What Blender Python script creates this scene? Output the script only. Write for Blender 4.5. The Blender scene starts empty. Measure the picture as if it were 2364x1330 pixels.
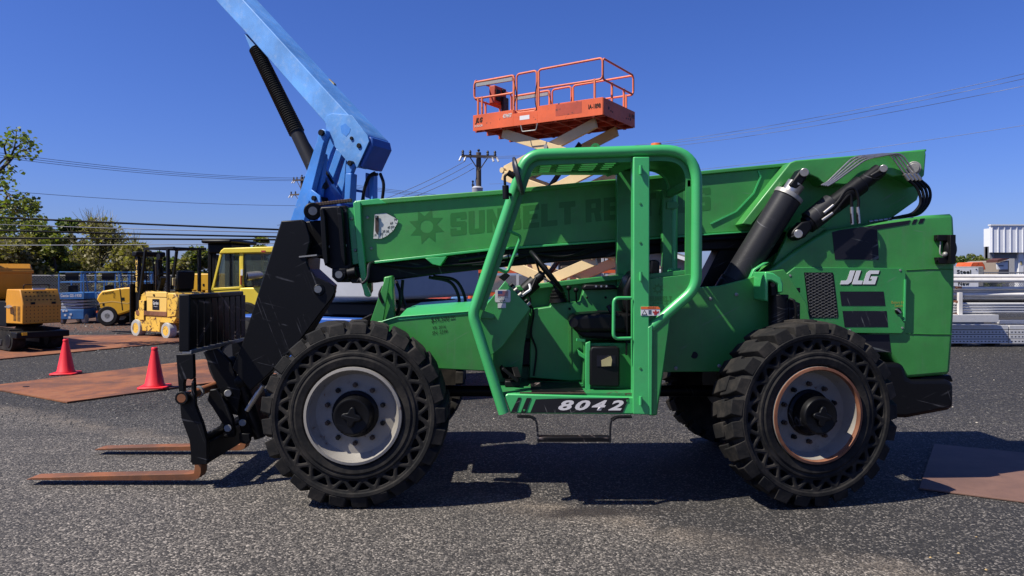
import bpy, bmesh, math, random
from mathutils import Vector, Matrix
R = math.radians
random.seed(7)
sc = bpy.context.scene
COL = sc.collection

# ------------------------------------------------------------------ camera, sky, sun, exposure
F, HEYE, CX, HY = 1707.0, 1.70, 1182.0, 635.0     # focal length in photo pixels, eye height, principal column, horizon row
cam_d = bpy.data.cameras.new("camera")
cam_d.sensor_width = 36.0
cam_d.lens = 36.0 * F / 2364.0
cam_d.shift_y = -(665.0 - HY) / 2364.0
cam_d.clip_start = 0.05
cam_d.clip_end = 3000.0
cam = bpy.data.objects.new("camera", cam_d)
cam.location = (0, 0, HEYE)
cam.rotation_euler = (R(90), 0, 0)
COL.objects.link(cam)
sc.camera = cam

SUN_TO = Vector((-0.69, -0.30, 1.0)).normalized()
SUN_EL = math.asin(SUN_TO.z)
SUN_AZ = math.atan2(SUN_TO.x, SUN_TO.y)
world = bpy.data.worlds.new("World")
sc.world = world
world.use_nodes = True
wn, wl = world.node_tree.nodes, world.node_tree.links
bg = wn["Background"]
sky = wn.new("ShaderNodeTexSky")
sky.sky_type = 'NISHITA'
sky.sun_disc = False
sky.sun_elevation = SUN_EL
sky.sun_rotation = SUN_AZ
sky.altitude = 0
sky.air_density = 1.0
sky.dust_density = 0.7
sky.ozone_density = 4.0
hs = wn.new("ShaderNodeHueSaturation")
hs.inputs['Saturation'].default_value = 1.05
tint = wn.new("ShaderNodeMix")
tint.data_type = 'RGBA'
tint.blend_type = 'MULTIPLY'
tint.inputs[0].default_value = 1.0
tint.inputs[7].default_value = (0.72, 0.835, 1.47, 1)
wl.new(sky.outputs[0], tint.inputs[6])
wl.new(tint.outputs[2], hs.inputs['Color'])
wl.new(hs.outputs[0], bg.inputs['Color'])
bg.inputs['Strength'].default_value = 0.0590

sun_d = bpy.data.lights.new("sun", 'SUN')
sun_d.energy = 5.0
sun_d.angle = R(0.5)
sun_d.color = (1.0, 0.945, 0.85)
sun = bpy.data.objects.new("sun", sun_d)
sun.rotation_euler = SUN_TO.to_track_quat('Z', 'Y').to_euler()
sun.location = (-20, -8, 30)
COL.objects.link(sun)

sc.view_settings.view_transform = 'Standard'
sc.view_settings.look = 'None'
sc.view_settings.exposure = 0.6
sc.view_settings.gamma = 1.0
sc.render.engine = 'CYCLES'
sc.cycles.max_bounces = 6
sc.cycles.transparent_max_bounces = 16
sc.cycles.use_denoising = True

# ------------------------------------------------------------------ helpers
def P(px, py, Y):
    return Vector(((px - CX) / F * Y, Y, HEYE - (py - HY) / F * Y))

def ground(px, py):
    Y = F * HEYE / (py - HY)
    return Vector(((px - CX) / F * Y, Y, 0))

def onplane(px, py, p0, n):
    d = Vector(((px - CX) / F, 1.0, -(py - HY) / F))
    c = Vector((0, 0, HEYE))
    t = (p0 - c).dot(n) / d.dot(n)
    return c + d * t

def unrot(v, root, rot):
    d = v - root
    c, s = math.cos(-rot), math.sin(-rot)
    return Vector((c * d.x - s * d.y, s * d.x + c * d.y, d.z))

ORIG = {}

class MB:
    """collects shapes into one mesh; verts are given in world space unless local"""
    def __init__(s):
        s.v, s.f = [], []
    def add(s, vs, fs):
        b = len(s.v)
        s.v += [Vector(v) for v in vs]
        s.f += [tuple(b + i for i in f) for f in fs]
        return s
    def extr(s, pts, vec):
        n = len(pts)
        vec = Vector(vec)
        a = [Vector(p) for p in pts]
        b = [p + vec for p in a]
        fs = [tuple(range(n)), tuple(range(2 * n - 1, n - 1, -1))]
        fs += [(i, (i + 1) % n, n + (i + 1) % n, n + i) for i in range(n)]
        return s.add(a + b, fs)
    def prism(s, px, Y0, Y1):
        return s.extr([P(x, y, Y0) for x, y in px], (0, Y1 - Y0, 0))
    def xz(s, pts, y0, y1):
        return s.extr([(x, y0, z) for x, z in pts], (0, y1 - y0, 0))
    def box(s, x0, x1, y0, y1, z0, z1):
        return s.extr([(x0, y0, z0), (x1, y0, z0), (x1, y1, z0), (x0, y1, z0)], (0, 0, z1 - z0))
    def beam(s, a, b, w, h, up=(0, 0, 1)):
        a, b = Vector(a), Vector(b)
        t = (b - a).normalized()
        u = Vector(up)
        sd = t.cross(u)
        if sd.length < 1e-4:
            sd = t.cross(Vector((0, 1, 0)))
        sd.normalize()
        u = sd.cross(t).normalized()
        q = [a + sd * (w / 2 * i) + u * (h / 2 * j) for i, j in ((-1, -1), (1, -1), (1, 1), (-1, 1))]
        return s.extr(q, b - a)
    def cyl(s, a, b, r0, r1=None, n=20):
        a, b = Vector(a), Vector(b)
        r1 = r0 if r1 is None else r1
        t = (b - a).normalized()
        x = t.orthogonal().normalized()
        y = t.cross(x)
        vs = []
        for c, r in ((a, r0), (b, r1)):
            for i in range(n):
                w = 2 * math.pi * i / n
                vs.append(c + (x * math.cos(w) + y * math.sin(w)) * r)
        fs = [tuple(range(n)), tuple(range(2 * n - 1, n - 1, -1))]
        fs += [(i, (i + 1) % n, n + (i + 1) % n, n + i) for i in range(n)]
        return s.add(vs, fs)
    def tube(s, path, r, n=10, closed=False, rs=None):
        p = [Vector(q) for q in path]
        m = len(p)
        t0 = (p[1] - p[0]).normalized()
        x = t0.orthogonal().normalized()
        vs = []
        pt = t0
        for i in range(m):
            if closed:
                t = (p[(i + 1) % m] - p[i - 1]).normalized()
            elif i == 0:
                t = t0
            elif i == m - 1:
                t = (p[-1] - p[-2]).normalized()
            else:
                t = ((p[i + 1] - p[i]).normalized() + (p[i] - p[i - 1]).normalized())
                t = t.normalized() if t.length > 1e-6 else pt
            x = x - t * x.dot(t)
            x = x.normalized() if x.length > 1e-6 else t.orthogonal().normalized()
            y = t.cross(x)
            pt = t
            rr = rs[i] if rs else r
            for k in range(n):
                w = 2 * math.pi * k / n
                vs.append(p[i] + (x * math.cos(w) + y * math.sin(w)) * rr)
        fs = []
        for i in range(m if closed else m - 1):
            j = (i + 1) % m
            for k in range(n):
                l = (k + 1) % n
                fs.append((i * n + k, i * n + l, j * n + l, j * n + k))
        if not closed:
            fs += [tuple(range(n - 1, -1, -1)), tuple((m - 1) * n + k for k in range(n))]
        return s.add(vs, fs)
    def lathe(s, prof, o, ax, n=32, close=False):
        """prof (r, h) along axis ax from o"""
        o, ax = Vector(o), Vector(ax).normalized()
        x = ax.orthogonal().normalized()
        y = ax.cross(x)
        m = len(prof)
        vs = []
        for r, h in prof:
            for k in range(n):
                w = 2 * math.pi * k / n
                vs.append(o + ax * h + (x * math.cos(w) + y * math.sin(w)) * r)
        fs = []
        for i in range(m if close else m - 1):
            j = (i + 1) % m
            for k in range(n):
                l = (k + 1) % n
                fs.append((i * n + k, i * n + l, j * n + l, j * n + k))
        if not close:
            if prof[0][0] > 1e-5: fs.append(tuple(range(n)))
            if prof[-1][0] > 1e-5: fs.append(tuple((m - 1) * n + k for k in range(n)))
        return s.add(vs, fs)
    def ball(s, c, rx, ry=None, rz=None, nu=14, nv=9):
        ry = rx if ry is None else ry
        rz = rx if rz is None else rz
        c = Vector(c)
        vs, fs = [], []
        for i in range(nv + 1):
            a = math.pi * i / nv
            for k in range(nu):
                w = 2 * math.pi * k / nu
                vs.append(c + Vector((rx * math.sin(a) * math.cos(w), ry * math.sin(a) * math.sin(w), rz * math.cos(a))))
        for i in range(nv):
            for k in range(nu):
                l = (k + 1) % nu
                fs.append((i * nu + k, i * nu + l, (i + 1) * nu + l, (i + 1) * nu + k))
        return s.add(vs, fs)
    def build(s, name, m, parent=None, bevel=0.0, seg=2, smooth=38, local=False, weld=True):
        me = bpy.data.meshes.new(name)
        o0 = Vector((0, 0, 0)) if (parent is None or local) else ORIG.get(parent.name, Vector((0, 0, 0)))
        me.from_pydata([tuple(v - o0) for v in s.v], [], s.f)
        bm = bmesh.new()
        bm.from_mesh(me)
        if weld:
            bmesh.ops.remove_doubles(bm, verts=bm.verts, dist=1e-5)
            bmesh.ops.recalc_face_normals(bm, faces=bm.faces)
        bm.to_mesh(me)
        bm.free()
        if smooth:
            for p in me.polygons: p.use_smooth = True
            me.set_sharp_from_angle(angle=R(smooth))
        me.materials.append(m)
        o = bpy.data.objects.new(name, me)
        COL.objects.link(o)
        if parent is not None:
            o.parent = parent
            ORIG[o.name] = o0
        if bevel:
            md = o.modifiers.new("bevel", 'BEVEL')
            md.width = bevel
            md.segments = seg
            md.limit_method = 'ANGLE'
            md.angle_limit = R(50)
            md.harden_normals = False
        return o

def tag(o, label, cat, group=None, kind=None):
    if label: o['label'] = label
    if cat: o['category'] = cat
    if group: o['group'] = group
    if kind: o['kind'] = kind
    return o

def struct(o):
    o['kind'] = 'structure'
    return o

def empty(name, loc, label, cat, group=None, rot=0.0):
    o = bpy.data.objects.new(name, None)
    o.empty_display_size = 0.2
    o.location = loc
    o.rotation_euler = (0, 0, rot)
    COL.objects.link(o)
    ORIG[o.name] = Vector(loc)
    return tag(o, label, cat, group)

def copy_tree(o, parent=None):
    c = o.copy()
    COL.objects.link(c)
    if parent is not None: c.parent = parent
    for ch in [k for k in bpy.data.objects if k.parent == o]:
        copy_tree(ch, c)
    return c

def rnd(path, r, seg=6, closed=False):
    """round the corners of a path"""
    p = [Vector(q) for q in path]
    out = []
    n = len(p)
    for i in range(n):
        if not closed and i in (0, n - 1):
            out.append(p[i]); continue
        a, b, c = p[i - 1], p[i], p[(i + 1) % n]
        rr = min(r, (a - b).length * .48, (c - b).length * .48)
        s_, e = b + (a - b).normalized() * rr, b + (c - b).normalized() * rr
        for k in range(seg + 1):
            t = k / seg
            out.append(s_ * (1 - t) ** 2 + b * 2 * t * (1 - t) + e * t * t)
    return out

def spl(path, seg=8):
    p = [Vector(q) for q in path]
    out = []
    for i in range(len(p) - 1):
        a = p[i - 1] if i else p[0] * 2 - p[1]
        b, c = p[i], p[i + 1]
        d = p[i + 2] if i + 2 < len(p) else c * 2 - b
        for k in range(seg):
            t = k / seg
            out.append(.5 * ((2 * b) + (c - a) * t + (2 * a - 5 * b + 4 * c - d) * t * t + (3 * b - a - 3 * c + d) * t ** 3))
    out.append(p[-1])
    return out

def lettering(name, txt, O, Rt, Up, m, parent, bold=0.0, shear=0.0, local=False, res=3, thick=0.0):
    """writing laid on a surface: its bounding box fills O, O+Rt, O+Up"""
    cu = bpy.data.curves.new("writing", 'FONT')
    cu.body = txt
    cu.offset = bold
    cu.shear = shear
    cu.resolution_u = res
    cu.space_line = 0.9
    cu.space_character = 1.0 + bold * 3.2
    to = bpy.data.objects.new("writing", cu)
    me = bpy.data.meshes.new_from_object(to)
    bpy.data.objects.remove(to)
    bpy.data.curves.remove(cu)
    xs = [v.co.x for v in me.vertices]; ys = [v.co.y for v in me.vertices]
    x0, x1, y0, y1 = min(xs), max(xs), min(ys), max(ys)
    O, Rt, Up = Vector(O), Vector(Rt), Vector(Up)
    o0 = Vector((0, 0, 0)) if (parent is None or local) else ORIG.get(parent.name, Vector((0, 0, 0)))
    for v in me.vertices:
        v.co = O + Rt * ((v.co.x - x0) / (x1 - x0)) + Up * ((v.co.y - y0) / (y1 - y0)) - o0
    me.name = name
    me.materials.clear()
    me.materials.append(m)
    o = bpy.data.objects.new(name, me)
    COL.objects.link(o)
    if parent is not None:
        o.parent = parent
        ORIG[o.name] = o0
    return o

GLY = {
 'S': [[(.06, 0), (.94, 0), (1, .07), (1, .53), (.92, .6), (.36, .62), (.36, .77), (.63, .77), (.63, .68), (1, .68), (1, .93), (.94, 1), (.06, 1), (0, .93), (0, .47), (.08, .4), (.64, .38), (.64, .23), (.37, .23), (.37, .32), (0, .32), (0, .07)]],
 'U': [[(.07, 0), (.93, 0), (1, .07), (1, 1), (.64, 1), (.64, .22), (.36, .22), (.36, 1), (0, 1), (0, .07)]],
 'N': [[(0, 0), (.34, 0), (.34, .5), (.62, 0), (1, 0), (1, 1), (.66, 1), (.66, .5), (.38, 1), (0, 1)]],
 'B': [[(0, 0), (.36, 0), (.36, 1), (0, 1)], [(.36, .8), (.93, .8), (.93, .94), (.87, 1), (.36, 1)], [(.36, .42), (.98, .42), (.9, .52), (.93, .60), (.36, .60)], [(.36, 0), (.93, 0), (1, .07), (1, .2), (.36, .2)], [(.63, .6), (.93, .6), (.93, .8), (.63, .8)], [(.65, .2), (1, .2), (.98, .42), (.65, .42)]],
 'E': [[(0, 0), (1, 0), (1, .23), (.38, .23), (.38, .39), (.9, .39), (.9, .61), (.38, .61), (.38, .77), (1, .77), (1, 1), (0, 1)]],
 'L': [[(0, 0), (1, 0), (1, .25), (.4, .25), (.4, 1), (0, 1)]],
 'T': [[(.3, 0), (.7, 0), (.7, .75), (1, .75), (1, 1), (0, 1), (0, .75), (.3, .75)]],
 'R': [[(0, 0), (.36, 0), (.36, 1), (0, 1)], [(.36, .8), (.95, .8), (.95, .94), (.89, 1), (.36, 1)], [(.36, .40), (.88, .40), (.95, .47), (.95, .60), (.36, .60)], [(.63, .6), (.95, .6), (.95, .8), (.63, .8)], [(.62, 0), (1, 0), (.88, .4), (.52, .4)]],
 'A': [[(0, 0), (.33, 0), (.36, .17), (.5, .17), (.5, .38), (.42, .38), (.5, .76), (.5, 1), (.28, 1)], [(.5, .17), (.64, .17), (.67, 0), (1, 0), (.72, 1), (.5, 1), (.5, .76), (.58, .38), (.5, .38)]]}
def block_letters(name, txt, a, b, c, Y, m, parent):
    # heavy block capitals between pixel a (lower left), b (lower right) and c (upper left)
    adv = [0.0]
    for ch_ in txt: adv.append(adv[-1] + (.5 if ch_ == ' ' else 1.12))
    tot = adv[-1] - .12
    mb = MB()
    for ch_, x in zip(txt, adv):
        for pl_ in GLY.get(ch_, []):
            mb.add([P(a[0] + (b[0] - a[0]) * (x + u) / tot + (c[0] - a[0]) * v, a[1] + (b[1] - a[1]) * (x + u) / tot + (c[1] - a[1]) * v, Y) for u, v in pl_], [tuple(range(len(pl_)))])
    return mb.build(name, m, parent, smooth=0)

def pxtext(name, txt, a, b, c, Y, m, parent, bold=0.0, shear=0.0):
    """a = lower-left pixel, b = lower-right, c = upper-left, on the plane at depth Y"""
    O = P(*a, Y)
    return lettering(name, txt, O, P(*b, Y) - O, P(*c, Y) - O, m, parent, bold, shear)

# ------------------------------------------------------------------ materials
AK = 0.85      # reflectance of paints as seen at this exposure
def newmat(name):
    m = bpy.data.materials.new(name)
    m.use_nodes = True
    nt = m.node_tree
    return m, nt.nodes, nt.links, nt.nodes['Principled BSDF']

def noise(N, L, vec, scale, detail=4, rough=.55, dist=0.0):
    n = N.new("ShaderNodeTexNoise")
    n.inputs['Scale'].default_value = scale
    n.inputs['Detail'].default_value = detail
    n.inputs['Roughness'].default_value = rough
    n.inputs['Distortion'].default_value = dist
    if vec is not None: L.new(vec, n.inputs['Vector'])
    return n.outputs['Fac']

def ramp(N, L, fac, stops):
    r = N.new("ShaderNodeValToRGB")
    e = r.color_ramp.elements
    while len(e) > 1: e.remove(e[-1])
    for i, (p, c) in enumerate(stops):
        el = e[0] if i == 0 else e.new(p)
        el.position = p
        el.color = (*c, 1) if hasattr(c, '__len__') else (c, c, c, 1)
    L.new(fac, r.inputs['Fac'])
    return r.outputs['Color']

def mix(N, L, fac, a, b, mode='MIX'):
    n = N.new("ShaderNodeMix")
    n.data_type = 'RGBA'
    n.blend_type = mode
    for sock, val in ((n.inputs[0], fac), (n.inputs[6], a), (n.inputs[7], b)):
        if hasattr(val, 'is_output'): L.new(val, sock)
        elif hasattr(val, '__len__'): sock.default_value = (*val[:3], 1)
        else: sock.default_value = val
    return n.outputs[2]

def math_(N, L, op, a, b=0.0, clamp=False):
    n = N.new("ShaderNodeMath")
    n.operation = op
    n.use_clamp = clamp
    for sock, val in ((n.inputs[0], a), (n.inputs[1], b)):
        if hasattr(val, 'is_output'): L.new(val, sock)
        else: sock.default_value = val
    return n.outputs[0]

def bump(N, L, h, strength, dist, B):
    b = N.new("ShaderNodeBump")
    b.inputs['Strength'].default_value = strength
    b.inputs['Distance'].default_value = dist
    L.new(h, b.inputs['Height'])
    L.new(b.outputs[0], B.inputs['Normal'])

def objco(N):
    return N.new("ShaderNodeTexCoord").outputs['Object']

def paint(name, col, rough=.4, fade=.18, dirt=.25, dirtc=(.09, .075, .06), chips=0.0, chipc=(.10, .035, .015), coat=.15, metal=0.0, streak=.12, chipscale=9.0, scr=.0):
    col = tuple(x * AK for x in col); dirtc = tuple(x * AK for x in dirtc); chipc = tuple(x * AK for x in chipc)
    m, N, L, B = newmat(name)
    co = objco(N)
    big = noise(N, L, co, 1.3, 5, .6)
    mid = noise(N, L, co, 9, 6, .65)
    light = tuple(min(1, c * (1 + fade) + .02 * fade) for c in col)
    dark = tuple(c * (1 - fade) for c in col)
    c = mix(N, L, ramp(N, L, big, [(.3, 0.0), (.7, 1.0)]), dark, light)
    # rain streaks: noise squeezed along z
    mp = N.new("ShaderNodeMapping")
    mp.inputs['Scale'].default_value = (14, 14, 1.1)
    L.new(co, mp.inputs['Vector'])
    st = noise(N, L, mp.outputs[0], 1.6, 4, .6)
    c = mix(N, L, math_(N, L, 'MULTIPLY', ramp(N, L, st, [(.56, 0.0), (.72, 1.0)]), streak), c, tuple(.6 * x + .06 for x in col))
    c = mix(N, L, math_(N, L, 'MULTIPLY', ramp(N, L, mid, [(.52, 0.0), (.75, 1.0)]), dirt), c, dirtc)
    if scr:
        for rx, sx, sy in ((.5, 2.5, 70), (1.35, 60, 3.5)):
            gate = ramp(N, L, noise(N, L, co, 2.3 + rx, 3, .6), [(.54, 0.0), (.66, 1.0)])
            sf = math_(N, L, 'MULTIPLY', ramp(N, L, noise(N, L, smap(N, L, co, rx, (sx, 1.5, sy)), .55, 2, .4), [(.66, 0.0), (.71, 1.0)]), gate)
            c = mix(N, L, math_(N, L, 'MULTIPLY', sf, scr), c, tuple(.45 * x + .09 for x in col))
        # grime specks
        gs = ramp(N, L, noise(N, L, co, 34, 6, .75), [(.70, 0.0), (.76, 1.0)])
        c = mix(N, L, math_(N, L, 'MULTIPLY', gs, scr), c, (.03, .035, .025))
    if chips:
        cn = noise(N, L, co, chipscale, 8, .7, .4)
        cf = ramp(N, L, cn, [(.66 - chips * .3, 0.0), (.675 - chips * .3, 1.0)])
        c = mix(N, L, cf, c, chipc)
    L.new(c, B.inputs['Base Color'])
    rr = N.new("ShaderNodeMapRange")
    rr.inputs['To Min'].default_value = rough - .08
    rr.inputs['To Max'].default_value = rough + .22
    L.new(mid, rr.inputs['Value'])
    L.new(rr.outputs[0], B.inputs['Roughness'])
    B.inputs['Metallic'].default_value = metal
    B.inputs['Coat Weight'].default_value = coat
    B.inputs['Coat Roughness'].default_value = .25
    bump(N, L, noise(N, L, co, 55, 3, .6), .10, .004, B)
    return m

def smap(N, L, co, rot, scale):
    m1 = N.new("ShaderNodeMapping")
    m1.inputs['Rotation'].default_value = (rot * .3, rot, rot * .7)
    L.new(co, m1.inputs['Vector'])
    m2 = N.new("ShaderNodeMapping")
    m2.inputs['Scale'].default_value = scale
    L.new(m1.outputs[0], m2.inputs['Vector'])
    return m2.outputs[0]

def plain(name, col, rough=.5, metal=0.0, var=.15, scale=12.0, bmp=.08):
    if metal < .5: col = tuple(x * AK for x in col)
    m, N, L, B = newmat(name)
    co = objco(N)
    n = noise(N, L, co, scale, 5, .6)
    L.new(mix(N, L, n, tuple(c * (1 - var * 1.5) for c in col), tuple(min(1, c * (1 + var)) for c in col)), B.inputs['Base Color'])
    B.inputs['Roughness'].default_value = rough
    B.inputs['Metallic'].default_value = metal
    if bmp: bump(N, L, noise(N, L, co, scale * 6, 3, .6), bmp, .004, B)
    return m

def scratched(name, col, scr=(.16, .16, .17), rough=.45, amount=.5, spots=.5):
    """worn dark paint: long fine scratches, bare spots"""
    m, N, L, B = newmat(name)
    co = objco(N)
    c = mix(N, L, noise(N, L, co, 2.2, 6, .65), tuple(x * .6 for x in col), tuple(x * 1.5 for x in col))
    for k, (rx, sx, sy) in enumerate(((.45, 2.5, 90), (1.25, 90, 3), (2.0, 2, 120))):
        s_ = noise(N, L, smap(N, L, co, rx, (sx, 2, sy)), .55, 2, .4)
        gate = ramp(N, L, noise(N, L, co, 3.1 + k, 3, .6), [(.5, 0.0), (.62, 1.0)])
        sf = math_(N, L, 'MULTIPLY', ramp(N, L, s_, [(.655, 0.0), (.70, 1.0)]), gate)
        c = mix(N, L, math_(N, L, 'MULTIPLY', sf, amount), c, scr)
    sp = noise(N, L, co, 16, 6, .7)
    c = mix(N, L, math_(N, L, 'MULTIPLY', ramp(N, L, sp, [(.70, 0.0), (.73, 1.0)]), spots), c, scr)
    L.new(c, B.inputs['Base Color'])
    B.inputs['Roughness'].default_value = rough
    B.inputs['Specular IOR Level'].default_value = .22
    bump(N, L, noise(N, L, co, 40, 4, .6), .12, .004, B)
    return m

def rubber(name, col=(.022, .022, .023), dust=(.11, .09, .07), amt=.55):
    m, N, L, B = newmat(name)
    co = objco(N)
    n1 = noise(N, L, co, 5, 6, .65)
    n2 = noise(N, L, co, 45, 5, .7)
    f = math_(N, L, 'MULTIPLY', ramp(N, L, n1, [(.45, 0.0), (.75, 1.0)]), amt)
    c = mix(N, L, f, col, dust)
    c = mix(N, L, math_(N, L, 'MULTIPLY', ramp(N, L, n2, [(.6, 0.0), (.78, 1.0)]), .5), c, dust)
    L.new(c, B.inputs['Base Color'])
    B.inputs['Roughness'].default_value = .8
    B.inputs['Specular IOR Level'].default_value = .18
    bump(N, L, noise(N, L, co, 28, 6, .7), .35, .006, B)
    return m

def rustplate(name, cols, rough=.75):
    m, N, L, B = newmat(name)
    co = objco(N)
    a = noise(N, L, co, .9, 6, .6, .6)
    b = noise(N, L, co, 5, 7, .7, .3)
    f = math_(N, L, 'ADD', math_(N, L, 'MULTIPLY', a, .65), math_(N, L, 'MULTIPLY', b, .35))
    cols = [tuple(x * AK for x in q) for q in cols]
    c = ramp(N, L, f, [(.34, cols[0]), (.47, cols[1]), (.55, cols[2]), (.68, cols[3])])
    sp = noise(N, L, co, 60, 4, .7)
    c = mix(N, L, math_(N, L, 'MULTIPLY', ramp(N, L, sp, [(.6, 0.0), (.75, 1.0)]), .45), c, tuple(x * .4 for x in cols[0]))
    L.new(c, B.inputs['Base Color'])
    B.inputs['Roughness'].default_value = rough
    bump(N, L, b, .25, .004, B)
    return m

M = {}
GR = (.044, .268, .048)
M['green'] = paint('green paint', GR, .38, .26, .28, dirtc=(.075, .12, .055), streak=.26, scr=.7)
M['green_in'] = paint('green cab paint', (.032, .260, .055), .38, .20, .34, dirtc=(.06, .09, .045), streak=.16, scr=.7)
M['green_tube'] = paint('green tube paint', (.055, .430, .122), .33, .10, .08, streak=.0, coat=.3)  # brighter copy of the body green; sunlight is put into the colour
M['green_old'] = paint('faded lettering green', (.018, .165, .018), .42, .14, .10, streak=.10)
M['green_dirty'] = paint('worn green steel', (.016, .20, .05), .5, .2, .45, chips=.25, chipc=(.07, .045, .03))
M['black'] = scratched('worn black steel', (.0028, .0028, .0033), rough=.46, amount=.32, spots=.35)
M['blackworn'] = scratched('scraped black steel', (.003, .003, .0038), scr=(.24, .19, .18), rough=.45, amount=.8, spots=.9)
M['blackp'] = plain('black plastic', (.006, .006, .0065), .48, var=.25, scale=30)
M['seatvinyl'] = plain('black vinyl', (.006, .006, .006), .38, var=.25, scale=14)
M['blackdecal'] = scratched('black decal film', (.010, .010, .015), scr=(.25, .27, .25), rough=.4, amount=.35, spots=.3)
M['stepdecal'] = scratched('scuffed decal film', (.012, .012, .013), scr=(.42, .42, .38), rough=.5, amount=.95, spots=1.0)
M['steel'] = plain('bare steel', (.42, .40, .37), .35, .85, .25, 30)
M['steeldull'] = plain('dull zinc steel', (.34, .33, .30), .5, .4, .25, 25)
M['cylgrey'] = scratched('dark grey cylinder paint', (.018, .018, .020), scr=(.13, .13, .14), rough=.42, amount=.7, spots=.4)
M['rim'] = paint('grey rim paint', (.27, .25, .215), .5, .16, .55, dirtc=(.15, .12, .09), chips=.10, chipc=(.12, .06, .03), coat=0, streak=.1)
M['rim_dark'] = paint('dusty grey rim paint', (.24, .22, .185), .55, .18, .55, dirtc=(.10, .08, .06), chips=.10, chipc=(.10, .05, .03), coat=0, streak=.1)
M['rust'] = rustplate('rust', [(.06, .022, .012), (.14, .05, .022), (.24, .095, .045), (.30, .15, .09)])
M['forkrust'] = rustplate('rusty fork steel', [(.075, .034, .017), (.16, .062, .024), (.27, .088, .024), (.26, .12, .05)], .65)
M['nutrust'] = plain('rusty nut', (.075, .05, .035), .6, .5, .5, 60)
M['rubber'] = rubber('tyre rubber', (.0105, .0102, .0098), (.065, .055, .044), .6)
M['rubber_side'] = rubber('tyre sidewall rubber', (.009, .009, .009), (.04, .035, .03), .35)
M['white'] = plain('white decal', (.72, .72, .70), .5, var=.08, scale=30, bmp=0)
M['numeral'] = paint('white numeral film', (.72, .68, .64), .5, .05, .2, dirtc=(.35, .25, .2), coat=0, streak=0)
M['scale'] = paint('worn white angle plate', (.62, .62, .57), .5, .1, .5, dirtc=(.33, .33, .28), coat=0)
M['ink'] = plain('black marker ink', (.012, .016, .012), .6, var=.2, bmp=0)
M['yellowink'] = plain('yellow marker ink', (.42, .38, .06), .6, var=.2, bmp=0)
M['flagblue'] = plain('flag blue', (.02, .035, .16), .5, bmp=0)
M['flagred'] = plain('flag red', (.28, .05, .04), .5, bmp=0)
M['warn'] = plain('warning orange', (.80, .16, .03), .5, bmp=0)
M['warnred'] = plain('warning red', (.4, .03, .03), .5, bmp=0)
M['tan'] = plain('tan paper tag', (.48, .40, .20), .7, bmp=0)
M['amber'] = plain('amber beacon lens', (.75, .16, .02), .25, bmp=0)
M['glassdark'] = plain('mirror back', (.03, .03, .033), .4, var=.2)

for k_ in ('blackp', 'seatvinyl', 'ink', 'cylgrey', 'black', 'blackworn'):
    M[k_].node_tree.nodes['Principled BSDF'].inputs['Specular IOR Level'].default_value = .2
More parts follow.
